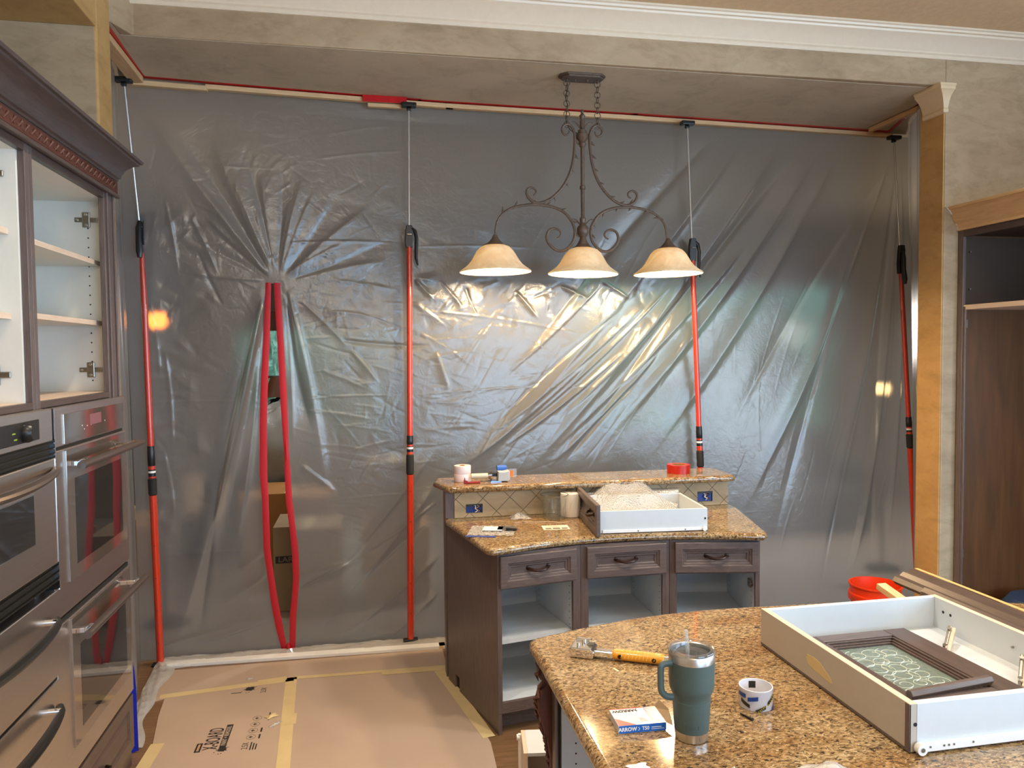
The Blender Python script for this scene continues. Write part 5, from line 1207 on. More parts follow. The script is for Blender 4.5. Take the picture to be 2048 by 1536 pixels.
for cx_, cy_ in cells:
    rr = r.uniform(0.018, 0.040); rot = r.uniform(0, 6); sp = m(); pts = []
    for s_ in range(26):
        a = rot + s_*0.34; q_ = rr*(1-s_/40)
        px_ = min(max(cx_+q_*math.cos(a)*1.2, gx0+0.022), gx1-0.022); py_ = min(max(cy_+q_*math.sin(a), gy0+0.022), gy1-0.022)
        pts.append((px_, py_, 0.0042))
    sp.tube(pts, 0.0013, 5).build('relief_swirl', lm, dt, smooth=True)
def hinge(p, q, sfx):
    t = thing('cup_hinge', 'concealed steel hinge lying %s in the large white drawer' % sfx, 'hinge', p, 'loose hinges in the drawer')
    a = Vector(p); b = Vector(q); d = (b-a); L = d.length; yaw = math.atan2(d.y, d.x); pit = math.asin(d.z/L)
    T = Matrix.Translation(a) @ Matrix.Rotation(yaw, 4, 'Z') @ Matrix.Rotation(-pit, 4, 'Y')
    MB(T).box(0.0, L, -0.011, 0.0, -0.006, 0.006).build('arm', M['mel_edge'], t, bevel=0.002)
    MB(T).box(0.01, L, 0.0, 0.009, -0.004, 0.010).build('channel', M['zinc'], t, bevel=0.002)
    MB(T).cyl((0.018, 0.004, 0.006), (0.018, 0.004, 0.016), 0.006, 12).build('screw', M['chrome'], t)
    MB(T).cyl((L-0.02, 0.004, 0.008), (L-0.02, 0.004, 0.014), 0.006, 12).build('screw', M['zinc'], t)
hinge((1.615, 1.845, 0.926), (1.705, 1.925, 0.962), 'far'); hinge((1.640, 1.615, 0.926), (1.732, 1.700, 0.962), 'near')

# moulding offcuts and a stick lying beside the drawer
mw = thing('crown_moulding_offcut', 'long brown crown moulding offcut lying beyond the large white drawer', 'moulding', (1.9, 1.9, 0.95))
Tm = Matrix.Translation((1.965, 2.385, 0.925)) @ Matrix.Rotation(math.radians(0), 4, 'Z')
cp2 = [(-0.105, 0.075), (-0.095, 0.090), (-0.075, 0.092), (-0.060, 0.104), (-0.050, 0.098), (-0.030, 0.110), (-0.018, 0.112), (0.0, 0.100), (0.006, 0.086), (-0.02, 0.078), (-0.055, 0.062), (-0.09, 0.060)]
MB(Tm).extr([(a, b-0.04) for a, b in cp2], -1.35, 0.0, 'y').build('board', M['brown_y'], mw, smooth=True, ang=25)
MB(Tm).box(-0.015, 0.0, -1.35, -0.001, 0.0725, 0.0735).build('gilt_line', plain('gilt_line', srgb(214, 170, 110), 0.4), mw)
MB().box(1.90, 1.96, 1.05, 2.10, 0.9005, 0.952).build('support_block', M['brown_y'], mw)
o = MB().extr([(1.822, 0.9015), (1.842, 0.9015), (1.860, 0.980), (1.853, 0.988), (1.838, 0.975)], 1.05, 2.215).build('flat_moulding_offcut', M['brown_y'], smooth=True, ang=25)
tag(o, 'dark flat brown moulding strip standing right beside the large white drawer', 'moulding')
sk = MB(Matrix.Translation((1.80, 2.36, 0.962)) @ Matrix.Rotation(math.radians(10), 4, 'X'))
sk.box(-0.022, 0.014, -0.56, 0.0, -0.022, 0.0)
tag(sk.build('wood_stick', M['pine_y'], bevel=0.0015), 'short pine stick end poking out before the orange bucket', 'stick')

# orange bucket on the floor behind the island
bk = thing('bucket', 'orange plastic bucket with wire handle on the floor by the right pier', 'bucket', (3.02, 4.02, 0))
ob = plain('orange_plastic', srgb(236, 62, 20), 0.38, 0, 0.02)
MB().lathe([(0.001, 0.002), (0.118, 0.002), (0.122, 0.01), (0.137, 0.27), (0.152, 0.275), (0.154, 0.30), (0.152, 0.315), (0.142, 0.318), (0.144, 0.362), (0.151, 0.364), (0.151, 0.372), (0.142, 0.372), (0.136, 0.30), (0.118, 0.012), (0.001, 0.010)], (3.02, 4.02, 0), 56).build('body', ob, bk, smooth=True, ang=30)
pts = [(3.02-0.156*math.cos(a), 4.02-0.10-0.13*math.sin(a), 0.30-0.16*math.sin(a)) for a in [PI*i/16 for i in range(17)]]
pts[0] = (2.864, 4.02, 0.30); pts[-1] = (3.176, 4.02, 0.30)
MB().tube(smoothpath(pts, 2), 0.0022, 6).build('handle', M['chrome'], bk, smooth=True)
tag(MB().lathe([(0.001, 0), (0.15, 0.004), (0.19, 0.05), (0.20, 0.20), (0.16, 0.25), (0.001, 0.262)], (3.80, 3.62, 0.102), 28).build('fabric_bundle', plain('blue_cover', srgb(40, 62, 96), 0.4, bump=0.4, vs=20), smooth=True), 'dark blue rounded bundle lying in the bottom of the open pantry cabinet', 'bundle')

# insulated tumbler
tx, ty = 0.728, 1.606
tb = thing('tumbler', 'tall teal-green steel tumbler with side handle, clear lid and straw', 'tumbler', (tx, ty, iz))
gt = plain('teal_powder_coat', srgb(68, 85, 83), 0.45, 0, 0.03, 400, bump=0.1)
ss = steel('tumbler_steel', (0.72, 0.71, 0.70), 0.30, 'z')
MB().lathe([(0.036, 0.0005), (0.0375, 0.002), (0.039, 0.021), (0.0392, 0.022)], (tx, ty, iz), 56).build('base_band', ss, tb, smooth=True)
MB().lathe([(0.0392, 0.022), (0.0405, 0.040), (0.0435, 0.088), (0.0438, 0.094), (0.0430, 0.0945), (0.0436, 0.103), (0.0455, 0.108), (0.0498, 0.118), (0.0512, 0.124), (0.0520, 0.135), (0.0528, 0.186)], (tx, ty, iz), 64).build('cup_body', gt, tb, smooth=True, ang=50)
MB().lathe([(0.0528, 0.186), (0.0531, 0.204), (0.0520, 0.206), (0.0500, 0.204), (0.0495, 0.15), (0.001, 0.145)], (tx, ty, iz), 64).build('rim_band', ss, tb, smooth=True)
lid = MB().lathe([(0.001, 0.199), (0.040, 0.199), (0.0415, 0.201), (0.043, 0.211), (0.046, 0.2125), (0.0535, 0.2125), (0.0548, 0.210), (0.0540, 0.204), (0.0470, 0.2035), (0.045, 0.196), (0.001, 0.196)], (tx, ty, iz), 64).build('lid', film('lid_plastic', (0.90, 0.90, 0.90), haze=0.06, rough=0.03), tb, smooth=True, ang=40)
MB().lathe([(0.001, 0.178), (0.0485, 0.178)], (tx, ty, iz), 48).build('coffee', plain('tan_drink', srgb(206, 160, 112), 0.25), tb)
MB().tube([(tx-0.006, ty+0.004, iz+0.14), (tx-0.008, ty+0.004, iz+0.205), (tx-0.011, ty+0.006, iz+0.252)], 0.0045, 14).build('straw', film('straw_plastic', (0.94, 0.95, 0.96), haze=0.25, rough=0.08), tb, smooth=True)
# handle: a D loop on the left
hl = MB(); ca = math.radians(188)
dx, dy = math.cos(ca), math.sin(ca)
prof_h = [(0.050, 0.183), (0.060, 0.184), (0.072, 0.184), (0.079, 0.180), (0.081, 0.172), (0.081, 0.140), (0.079, 0.122), (0.072, 0.112), (0.062, 0.106), (0.050, 0.103)]
hl.tube(smoothpath([(tx+dx*a, ty+dy*a, iz+z) for a, z in prof_h], 4), 0.0058, 10, flat=1.35)
hl.build('handle', gt, tb, smooth=True)
lt = plain('pressed_lettering', srgb(62, 84, 84), 0.35)
def wrap_text(name, s, r, z, size, a0, da, parent, m, cx, cy, tilt=0.0, sx=1.0, slope=0.0):
    """letters placed one by one round a cylinder, facing outward"""
    for i, ch in enumerate(s):
        a = a0 + (i-(len(s)-1)/2)*da
        p = Vector((cx+math.cos(a)*r, cy+math.sin(a)*r, z + (i-(len(s)-1)/2)*slope))
        Mx = Matrix.Translation(p) @ Matrix.Rotation(a+PI/2, 4, 'Z') @ Matrix.Rotation(PI/2-0.0, 4, 'X') @ Matrix.Rotation(tilt, 4, 'Z')
        text(name, ch, size, Mx, m, parent, sx, 0.0003)
wrap_text('lettering', 'YETI', 0.0411, iz+0.040, 0.014, math.radians(250), 0.23, tb, lt, tx, ty, sx=0.9)

# clear packing tape roll with printed core
rx, ry = 0.955, 1.722
tr_ = thing('packing_tape_roll', 'clear packing tape roll with white printed core on the foreground island', 'tape roll', (rx, ry, iz))
cw = plain('printed_core_white', srgb(226, 228, 238), 0.3, coat=0.4)
MB().lathe([(0.0395, 0.0005), (0.0415, 0.0005), (0.0415, 0.0505), (0.0395, 0.0505)], (rx, ry, iz), 56, close=True).build('core', cw, tr_, smooth=True)
MB().lathe([(0.0418, 0.001), (0.0435, 0.001), (0.0435, 0.0495), (0.0418, 0.0495)], (rx, ry, iz), 56, close=True).build('tape', film('clear_tape', (0.97, 0.97, 0.98), haze=0.05, rough=0.05), tr_, smooth=True)
def patch(a, da, z0, z1, shear, m, R_=0.0437, name='printed_mark'):
    vs = []; n = 6
    for i in range(n+1):
        t_ = i/n; b_ = a-da+2*da*t_
        for zz in (z0, z1): vs.append((rx+R_*math.cos(b_), ry+R_*math.sin(b_), iz+zz+shear*(t_-0.5)))
    for i in range(n+1):
        t_ = i/n; b_ = a-da+2*da*t_
        for zz in (z0, z1): vs.append((rx+(R_-0.0004)*math.cos(b_), ry+(R_-0.0004)*math.sin(b_), iz+zz+shear*(t_-0.5)))
    o_ = 2*(n+1)
    return MB().add(vs, [(2*i, 2*i+2, 2*i+3, 2*i+1) for i in range(n)] + [(o_+2*i+1, o_+2*i+3, o_+2*i+2, o_+2*i) for i in range(n)]).build(name, m, tr_, smooth=True)
tb_ = plain('blue_tartan_print', srgb(24, 60, 132), 0.35); tk = plain('black_tartan_print', srgb(34, 36, 30), 0.35); ty_ = plain('yellow_print', srgb(214, 190, 40), 0.4)
for a, z0, z1, m_, sh in ((232, 0.026, 0.036, tb_, 0.006), (300, 0.024, 0.033, tk, 0.018), (258, 0.002, 0.011, tk, 0.012), (322, 0.004, 0.013, tb_, 0.018), (205, 0.012, 0.021, tk, -0.01), (190, 0.030, 0.040, tb_, 0.0), (20, 0.02, 0.03, tb_, 0.01)):
    patch(math.radians(a), 0.30, z0, z1, sh, m_)
for a, z, sl in ((300, 0.0285, 0.0048), (258, 0.0065, 0.0032)):
    wrap_text('lettering', 'Scotch', 0.0440, iz+z, 0.0085, math.radians(a), 0.088, tr_, ty_, rx, ry, tilt=math.atan(sl/0.0039), sx=0.9, slope=sl)
ins = MB(); 
for i in range(7):
    a = math.radians(62)+0.45*i/6
    for zz in (0.026, 0.044): ins.v.append((rx+0.0392*math.cos(a), ry+0.0392*math.sin(a), iz+zz))
ins.f = [(2*i, 2*i+1, 2*i+3, 2*i+2) for i in range(6)]; ins.mi = [0]*6
ins.build('printed_mark', tk, tr_)
# staple box: open flap at the right
sb = thing('staple_box', 'small blue and white staple carton with open flap on the foreground island', 'box', (0.62, 1.68, iz))
T = Matrix.Translation((0.566, 1.652, iz+0.0005)) @ Matrix.Rotation(math.radians(-2.5), 4, 'Z')
m = lambda: MB(T)
SW, SD, SH = 0.117, 0.083, 0.019
sw_ = plain('carton_white_print', srgb(196, 200, 208), 0.22); sbl = plain('carton_blue_print', srgb(24, 104, 196), 0.3); snv = plain('carton_navy_print', srgb(34, 66, 128), 0.22); srd = plain('carton_red_print', srgb(190, 22, 34), 0.3)
m().box(0.0, SW, 0.0, SD, 0, SH).build('carton', sw_, sb, bevel=0.0006)
m().box(0.001, SW-0.001, -0.0006, 0.0005, 0.001, SH).build('front_print', sbl, sb)
m().box(0.085, SW-0.0006, 0.0, SD-0.001, SH, SH+0.0004).build('end_print', snv, sb)
m().prism([(0.001, 0.0008), (0.044, 0.0008), (0.001, 0.036)], SH, SH+0.0004).build('red_corner', srd, sb)
m().box(0.001, 0.085, SD-0.003, SD-0.0005, SH, SH+0.0004).build('red_line', srd, sb)
m().add([(SW, 0.0, SH), (SW, SD, SH), (SW+0.012, SD+0.004, SH+0.014), (SW+0.020, SD*0.5, SH+0.012), (SW+0.014, -0.006, SH-0.006), (SW+0.0008, 0.0, SH-0.001), (SW+0.0008, SD, SH-0.001), (SW+0.0128, SD+0.004, SH+0.013), (SW+0.0208, SD*0.5, SH+0.011), (SW+0.0148, -0.006, SH-0.007)],
        [(0, 1, 2, 3, 4), (9, 8, 7, 6, 5), (0, 5, 6, 1), (1, 6, 7, 2), (2, 7, 8, 3), (3, 8, 9, 4), (4, 9, 5, 0)]).build('open_flap', M['card2'], sb)
Rf = T @ Matrix.Translation((0.022, -0.0008, SH*0.5)) @ Matrix.Rotation(PI/2, 4, 'X')
text('lettering', 'ARROW', 0.0125, Rf, M['white'], sb, 0.95, 0.0002, bold=0.0004)
MBc = m(); MBc.tube([(0.0480, -0.0012, SH*0.5+0.004), (0.0515, -0.0012, SH*0.5), (0.0480, -0.0012, SH*0.5-0.004)], 0.0008, 4).build('chevron_mark', M['white'], sb)
text('lettering', 'T50', 0.0120, T @ Matrix.Translation((0.066, -0.0008, SH*0.5)) @ Matrix.Rotation(PI/2, 4, 'X'), M['white'], sb, 0.9, 0.0002, bold=0.0003)
text('lettering', 'ARROW', 0.0150, T @ Matrix.Translation((0.032, SD-0.013, SH+0.0005)) @ Matrix.Rotation(PI, 4, 'Z'), M['ink'], sb, 1.0, 0.0002, bold=0.0005)
m().tube([(0.066, SD-0.008, SH+0.0008), (0.061, SD-0.013, SH+0.0008), (0.066, SD-0.018, SH+0.0008)], 0.0009, 4).build('chevron_mark', M['ink'], sb)
text('lettering', '1250', 0.0090, T @ Matrix.Translation((0.100, 0.012, SH+0.0006)) @ Matrix.Rotation(0, 4, 'Z'), M['card'], sb, 1.0, 0.0001)
for k in range(4): m().box(0.060, 0.078-0.003*k, 0.014+k*0.005, 0.0155+k*0.005, SH, SH+0.0004).build('printed_line', M['ink_l'], sb)
for k in range(4): m().box(0.090, 0.112-0.004*(k % 2), 0.030+k*0.011, 0.034+k*0.011, SH+0.0004, SH+0.0006).build('printed_line', sw_, sb)
m().box(0.080, 0.112, -0.0010, -0.0004, 0.006, 0.007).box(0.080, 0.105, -0.0010, -0.0004, 0.010, 0.0115).build('printed_line', M['white'], sb)

# hammer tacker with amber handle
hm = thing('hammer_tacker', 'chrome hammer tacker with ribbed amber handle lying on the foreground island', 'hammer', (0.70, 2.06, iz))
T, w = local((0.580, 2.120), (0.832, 1.985), iz)
m = lambda: MB(T)
m().extr([(0.0, 0.0), (0.065, 0.0), (0.070, 0.006), (0.070, 0.022), (0.060, 0.028), (0.0, 0.030), (-0.003, 0.024), (-0.003, 0.004)], -0.014, 0.050).build('head', M['chrome'], hm, bevel=0.003)
m().box(0.004, 0.052, 0.044, 0.062, 0.018, 0.036).build('striker', M['chrome'], hm, bevel=0.003)
for u, v in ((0.030, 0.035), (0.052, 0.030), (0.020, 0.008)): m().cyl((u, v, 0.028), (u, v, 0.038), 0.0045, 12).build('rivet', M['chrome'], hm)
m().extr([(0.040, 0.028), (0.062, 0.030), (0.070, 0.040), (0.050, 0.036)], 0.022, 0.040).build('latch', M['zinc'], hm, bevel=0.001)
m().box(0.066, 0.128, -0.008, 0.018, 0.004, 0.026).build('neck', M['chrome'], hm, bevel=0.006, seg=3)
am = plain('amber_handle', srgb(222, 148, 34), 0.3, coat=0.3); al = plain('amber_ridge', srgb(240, 190, 96), 0.35)
g = m(); ps = []; rs = []
for i in range(25):
    t_ = i/24; ps.append((0.122+0.150*t_, 0.006, 0.0165)); rs.append(0.0165*(1+0.07*math.sin(t_*PI)) if 0 < i < 24 else 0.013)
g.tube(ps, rs, 16, flat=0.86); g.build('handle', am, hm, smooth=True)
for k in range(10):
    u = 0.150+0.0105*k; pts = [(u+0.004*math.sin(a*1.0), 0.006-0.0185*math.cos(a), 0.0165+0.0158*math.sin(a)) for a in [PI*j/10*0.9-0.15 for j in range(11)]]
    m().tube(pts, 0.0009, 5).build('ridge', al, hm, smooth=True)
for u in (0.146, 0.244): m().cyl((u, -0.0125, 0.0165), (u, -0.0090, 0.0165), 0.006, 14).build('rivet', M['bronze'], hm)
m().tube([(0.270, 0.006, 0.0165), (0.296, 0.006, 0.0160)], 0.0085, 12).build('butt', M['chrome'], hm, smooth=True)
# small bits
tag(MB(Matrix.Translation((0.676, 1.995, iz)) @ Matrix.Rotation(0.3, 4, 'Z')).box(-0.004, 0.004, -0.013, 0.013, 0, 0.0012).build('staple_strip_bit', M['zinc'], bevel=0.0004), 'tiny grey metal chip on the granite in front of the hammer', 'chip')
tag(MB().tube([(0.892, 1.682, iz+0.003), (0.900, 1.660, iz+0.0035), (0.905, 1.645, iz+0.004)], [0.0022, 0.003, 0.004], 8).build('black_screw', M['black'], smooth=True), 'small dark screw lying before the clear tape roll', 'screw')
M['bagfilm'] = film('white_bag_film', (0.95, 0.95, 0.97), haze=0.6, rough=0.15, bumpy=0.5)
crumple('plastic_bag', 'rumpled whitish plastic bag at the bottom picture edge, lying under the large drawer', 'bag', 0.905, 1.375, iz, 0.085, 0.055, 0.055, M['bagfilm'], 7, 0.1, 30)
crumple('bag_corner', 'small peaked whitish plastic bag corner at the bottom edge beside the tumbler', 'bag', 0.735, 1.385, iz, 0.028, 0.030, 0.060, M['bagfilm'], 9, 0.4, 18)
crumple('paper_scrap', 'small white paper scrap on the granite at the bottom picture edge', 'paper', 0.560, 1.508, iz, 0.022, 0.012, 0.010, M['white'], 11, 0.1, 10)
# ------------------------------------------------------------------ hanging lamp over the bar
PY = 4.10; PX = 1.205
ch = thing('chandelier', 'scrolled iron island chandelier with three amber glass bell shades', 'chandelier', (PX, PY, 3.34))
def octo(hw, hd, c): return [(PX-hw+c, PY-hd), (PX+hw-c, PY-hd), (PX+hw, PY-hd+c), (PX+hw, PY+hd-c), (PX+hw-c, PY+hd), (PX-hw+c, PY+hd), (PX-hw, PY+hd-c), (PX-hw, PY-hd+c)]
MB().prism(octo(0.118, 0.052, 0.03), 3.318, 3.340).prism(octo(0.130, 0.060, 0.034), 3.328, 3.3385).build('canopy', M['iron'], ch, bevel=0.004)
MB().cyl((PX-0.04, PY, 3.305), (PX-0.04, PY, 3.32), 0.006, 10).cyl((PX+0.03, PY, 3.305), (PX+0.03, PY, 3.32), 0.006, 10).build('canopy_screw', M['iron'], ch)
for sx in (-1, 1):
    x = PX + sx*0.089; z = 3.318; i = 0
    cn = MB().torus((x, PY, z-0.006), 0.010, 0.0028, (1, 0, 0), 12, 6).build('hook', M['iron'], ch, smooth=True)
    while z > 3.085:
        MB().torus((x, PY, z-0.022), 0.0105 if False else 0.017, 0.0026, (1, 0, 0) if i % 2 else (0, 1, 0), 14, 6).build('chain_link', M['iron'], ch, smooth=True)
        z -= 0.0285; i += 1
MB().tube(smoothpath([(PX-0.089, PY, 3.31), (PX-0.078, PY+0.01, 3.27), (PX-0.096, PY, 3.22), (PX-0.080, PY+0.01, 3.17), (PX-0.095, PY, 3.10), (PX-0.07, PY, 3.04), (PX-0.02, PY, 3.02)]), 0.0025, 6).build('lamp_cord', M['black'], ch, smooth=True)
MB().lathe([(0.001, 3.156), (0.008, 3.150), (0.010, 3.142), (0.006, 3.134), (0.010, 3.128), (0.018, 3.120), (0.012, 3.108), (0.010, 3.098), (0.014, 3.09), (0.013, 3.07), (0.016, 3.055), (0.010, 3.048), (0.024, 3.040), (0.026, 3.022), (0.033, 3.018), (0.034, 2.995), (0.026, 2.985), (0.018, 2.975), (0.022, 2.966), (0.016, 2.950), (0.0105, 2.944), (0.0105, 2.735), (0.016, 2.730), (0.016, 2.715), (0.0105, 2.710), (0.0105, 2.56), (0.018, 2.548), (0.014, 2.525), (0.022, 2.512), (0.032, 2.500), (0.033, 2.472), (0.026, 2.456), (0.016, 2.445), (0.020, 2.430), (0.034, 2.405), (0.042, 2.385)][::-1], (PX, PY, 0), 24).build('central_column', M['iron'], ch, smooth=True, ang=40)
def mir(pts, s): return [(PX + s*(x-PX), PY, z) for x, z in pts]
def leaf(mb, p, d, L, w=0.007):
    p = Vector(p); d = Vector(d).normalized(); n = Vector((-d.z, 0, d.x))
    mb.tube([p, p+d*L*0.5+n*L*0.12, p+d*L+n*L*0.45], [w*0.6, w, 0.0006], 6)
for s in (1, -1):
    for nm, crv, r0 in (('upper_scroll', SCROLL_UP, 0.0085), ('lower_scroll', SCROLL_LOW, 0.0085)):
        pts = smoothpath(mir(crv, s), 5); n = len(pts)
        rr = [r0*(0.55+0.45*min(1, 4*i/n, 4*(n-1-i)/n)) for i in range(n)]
        sc_ = MB().tube(pts, rr, 8).build(nm, M['iron'], ch, smooth=True)
        lf = MB(); r = random.Random(8)
        a, b = (0.36, 0.74) if nm == 'upper_scroll' else (0.10, 0.52)
        for k in range(15):
            i = int(n*(a+(b-a)*k/14)); t_ = (pts[i+1]-pts[i-1]).normalized()
            leaf(lf, pts[i], (t_ + Vector((-t_.z, 0, t_.x))*(0.35 if k % 2 else -0.35)), 0.030 + 0.012*r.random())
        o = lf.build('acanthus_leaf', M['iron'], sc_, smooth=True); o['kind'] = 'stuff'
    for (x, z, dx, dz, L) in ((PX+0.012, 3.055, 0.8, 1.0, 0.055), (PX+0.014, 2.515, 0.8, 1.0, 0.055)):
        q = MB(); q.tube(smoothpath([(PX+s*(x-PX), PY, z), (PX+s*(x-PX+0.028), PY, z+0.028), (PX+s*(x-PX+0.052), PY, z+0.030)]), [0.006-0.0006*i for i in range(9)], 6).build('leaf', M['iron'], ch, smooth=True)
k = N('alabaster_shade'); k.n.remove(k.p)
tl = k.new('ShaderNodeBsdfTranslucent'); df = k.new('ShaderNodeBsdfDiffuse'); gl = k.new('ShaderNodeBsdfGlossy'); gl.inputs['Roughness'].default_value = 0.15
c_ = k.ramp(k.noise(k.coord(), 9, 5, 0.6, 1.5), [(0.35, srgb(214, 200, 172)), (0.65, srgb(232, 224, 204))])
for q in (tl, df): k.l.new(c_, q.inputs[0])
a = k.new('ShaderNodeMixShader'); a.inputs[0].default_value = 0.70; k.l.new(tl.outputs[0], a.inputs[1]); k.l.new(df.outputs[0], a.inputs[2])
b = k.new('ShaderNodeMixShader'); b.inputs[0].default_value = 0.06; k.l.new(a.outputs[0], b.inputs[1]); k.l.new(gl.outputs[0], b.inputs[2]); k.l.new(b.outputs[0], k.out.inputs[0])
M['shade'] = k.mat
M['bulb'] = plain('glowing_bulb', (1, 0.85, 0.6), 0.4, emis=((1.0, 0.71, 0.40), 820))
for i, (x, z0) in enumerate(((0.704, 2.244), (PX, 2.237), (1.714, 2.243))):
    MB().lathe([(0.040, 0.146), (0.052, 0.150), (0.030, 0.172), (0.018, 0.188), (0.010, 0.205), (0.001, 0.21)], (x, PY, z0), 24).build('shade_holder', M['iron'], ch, smooth=True)
    for s in (-1, 1): MB().tube(smoothpath([(x+s*0.012, PY, z0+0.190), (x+s*0.035, PY, z0+0.160), (x+s*0.062, PY, z0+0.150)]), [0.005-0.0005*j for j in range(9)], 6).build('leaf', M['iron'], ch, smooth=True)
    tilt = Vector((0.02 if i == 1 else -0.01, 0.0, 1)).normalized()
    MB().lathe([(0.036, 0.148), (0.058, 0.147), (0.080, 0.138), (0.100, 0.118), (0.116, 0.092), (0.132, 0.064), (0.152, 0.040), (0.178, 0.020), (0.196, 0.008), (0.199, 0.003), (0.196, 0.000), (0.190, 0.004), (0.174, 0.016), (0.149, 0.035), (0.128, 0.060), (0.111, 0.090), (0.095, 0.115), (0.076, 0.133), (0.056, 0.142), (0.036, 0.143)], (x, PY, z0), 56, tilt, close=True).build('lamp_shade', M['shade'], ch, smooth=True)
    bu = MB().lathe([(0.001, -0.034), (0.018, -0.030), (0.031, -0.014), (0.034, 0.002), (0.030, 0.018), (0.020, 0.034), (0.014, 0.052), (0.013, 0.10), (0.001, 0.10)], (x, PY, z0+0.028), 24).build('bulb', M['bulb'], ch, smooth=True)


# ------------------------------------------------------------------ floor boards, tape, print
fc = lambda nm, poly, z0, z1, m, lab: tag(MB().prism(poly, z0, z1).build(nm, m), lab, 'floor board')
A = fc('floor_cardboard', [(-1.135, 4.195), (-0.425, 4.245), (-0.33, 2.6), (-1.00, 2.6), (-1.02, 3.40), (-1.00, 3.62), (-1.055, 3.95), (-1.075, 4.14)], 0.0, 0.003, M['card'], 'cardboard floor sheet with black X-BOARD print left of the long tape seam')
B_ = fc('floor_cardboard', [(-1.150, 4.52), (0.42, 4.50), (0.42, 4.14), (-0.42, 4.14), (-1.06, 4.15), (-1.135, 4.12), (-1.16, 4.3)], 0.0, 0.0025, M['card'], 'long narrow cardboard floor sheet running along the foot of the plastic')
C_ = fc('floor_cardboard', [(-0.42, 4.235), (0.40, 4.215), (0.415, 4.0), (0.50, 3.60), (0.53, 3.35), (0.50, 2.6), (-0.32, 2.6)], 0.0, 0.003, M['card'], 'plain cardboard floor sheet between the long tape seam and the bar')
D_ = fc('floor_cardboard', [(-1.0, 2.59), (0.50, 2.59), (0.50, -3.0), (-1.0, -3.0)], 0.0, 0.003, M['card'], 'cardboard floor sheet nearest the camera, mostly below the picture')  # unseen sheet added so that its bounce brightens the ceiling
def tape_strip(p, q, w, lab, w2=None, z=0.0035):
    a = Vector((*p, 0)); b = Vector((*q, 0)); d = (b-a).normalized(); n = Vector((-d.y, d.x, 0)); w2 = w2 or w
    poly = [(a+n*w/2)[:2], (a-n*w/2)[:2], (b-n*w2/2)[:2], (b+n*w2/2)[:2]]
    return tag(MB().prism(poly, z, z+0.0006).build('masking_tape', M['mask_tape']), lab, 'tape')
tape_strip((-1.105, 4.170), (-0.43, 4.250), 0.050, 'masking tape seam running right from the bare floor patch')
tape_strip((-0.62, 4.245), (-0.47, 4.268), 0.045, 'short overlapping tape piece near the seam corner', z=0.0042)
tape_strip((-0.43, 4.262), (0.41, 4.235), 0.036, 'masking tape seam leading right towards the bar')
tape_strip((0.05, 4.215), (0.41, 4.205), 0.040, 'second tape piece lying at the right end of the far seam', z=0.0042)
tape_strip((-0.445, 4.27), (-0.355, 2.7), 0.060, 'long masking tape seam running towards the camera')
tape_strip((-0.412, 3.83), (-0.408, 3.72), 0.072, 'square tape patch crossing the long seam', z=0.0042)
tape_strip((-0.985, 3.66), (-1.005, 3.2), 0.060, 'masking tape strip near the blue tape end')
tape_strip((0.375, 4.19), (0.53, 3.40), 0.07, 'greenish masking tape along the foot of the bar end panel', 0.06)
pr0 = thing('board_print', 'black X-BOARD print with splat on the cardboard floor', 'print', (-0.7, 3.65, 0.003))
zt_ = 0.0036; R90 = Matrix.Rotation(PI/2, 4, 'Z')
def on_floor(x, y): return Matrix.Translation((x, y, zt_)) @ R90
def fprint(Tx, full=True):
    text('lettering', 'X-BOARD', 0.092, Tx @ Matrix.Translation((0.0, 0.0, 0)), M['ink'], pr0, 0.50, 0.0001, bold=0.0010)
    MB(Tx).box(-0.095, 0.125, -0.066, -0.037, -0.0001, 0.0003).build('band', M['ink'], pr0)
    text('lettering', 'PAINT + REMODEL', 0.028, Tx @ Matrix.Translation((0.017, -0.0515, 0.0004)), M['card'], pr0, 0.78, 0.0001, bold=0.0006)
    MB(Tx).box(-0.115, -0.035, 0.042, 0.068, -0.0001, 0.0003).build('band', M['ink'], pr0)
    MB(Tx).box(-0.105, -0.045, 0.050, 0.060, 0.0003, 0.0005).build('printed_line', M['ink_l'], pr0)
    splat(Tx, -0.110, -0.055, 0.030)
def splat(Tx, cx, cy, R_):
    r = random.Random(21); pts = []
    for i in range(44):
        a = 2*PI*i/44; q = R_*(0.55 + (0.55*r.random() if i % 2 else 0)); pts.append((cx+q*math.cos(a), cy+q*math.sin(a)))
    MB(Tx).prism(pts, -0.0002, 0.0002).build('splat', M['ink'], pr0)
    for i in range(7):
        a = r.uniform(0, 2*PI); q = R_*r.uniform(1.1, 1.5)
        MB(Tx).cyl((cx+q*math.cos(a), cy+q*math.sin(a), -0.0002), (cx+q*math.cos(a), cy+q*math.sin(a), 0.0002), 0.003, 8).build('ink_drop', M['ink'], pr0)
T1 = on_floor(-0.735, 3.655); fprint(T1)
def icons(x0, y0):
    text('lettering', '2.5X', 0.040, on_floor(x0-0.01, y0), M['ink'], pr0, 0.8, 0.0001)
    for k in range(3): MB().box(x0+0.012+0.012*k, x0+0.018+0.012*k, y0-0.04, y0+0.03-0.01*k, 0.003, 0.0034).build('printed_line', M['ink'], pr0)
    for i in range(4):
        cx = x0+0.004+i*0.001; cy = y0+0.080+i*0.062
        MB().torus((cx, cy, 0.0032), 0.021, 0.0008, n=24, m=4).build('icon_ring', M['ink'], pr0)
        MB().box(cx-0.010, cx+0.008, cy-0.003, cy+0.003, 0.003, 0.0036).box(cx-0.004, cx+0.0, cy-0.010, cy+0.010, 0.003, 0.0036).build('icon_glyph', M['ink'], pr0)
        if i < 2: MB().box(cx+0.034, cx+0.042, cy-0.02, cy+0.02, 0.003, 0.0034).build('printed_line', M['ink'], pr0)
icons(-0.572, 3.555)
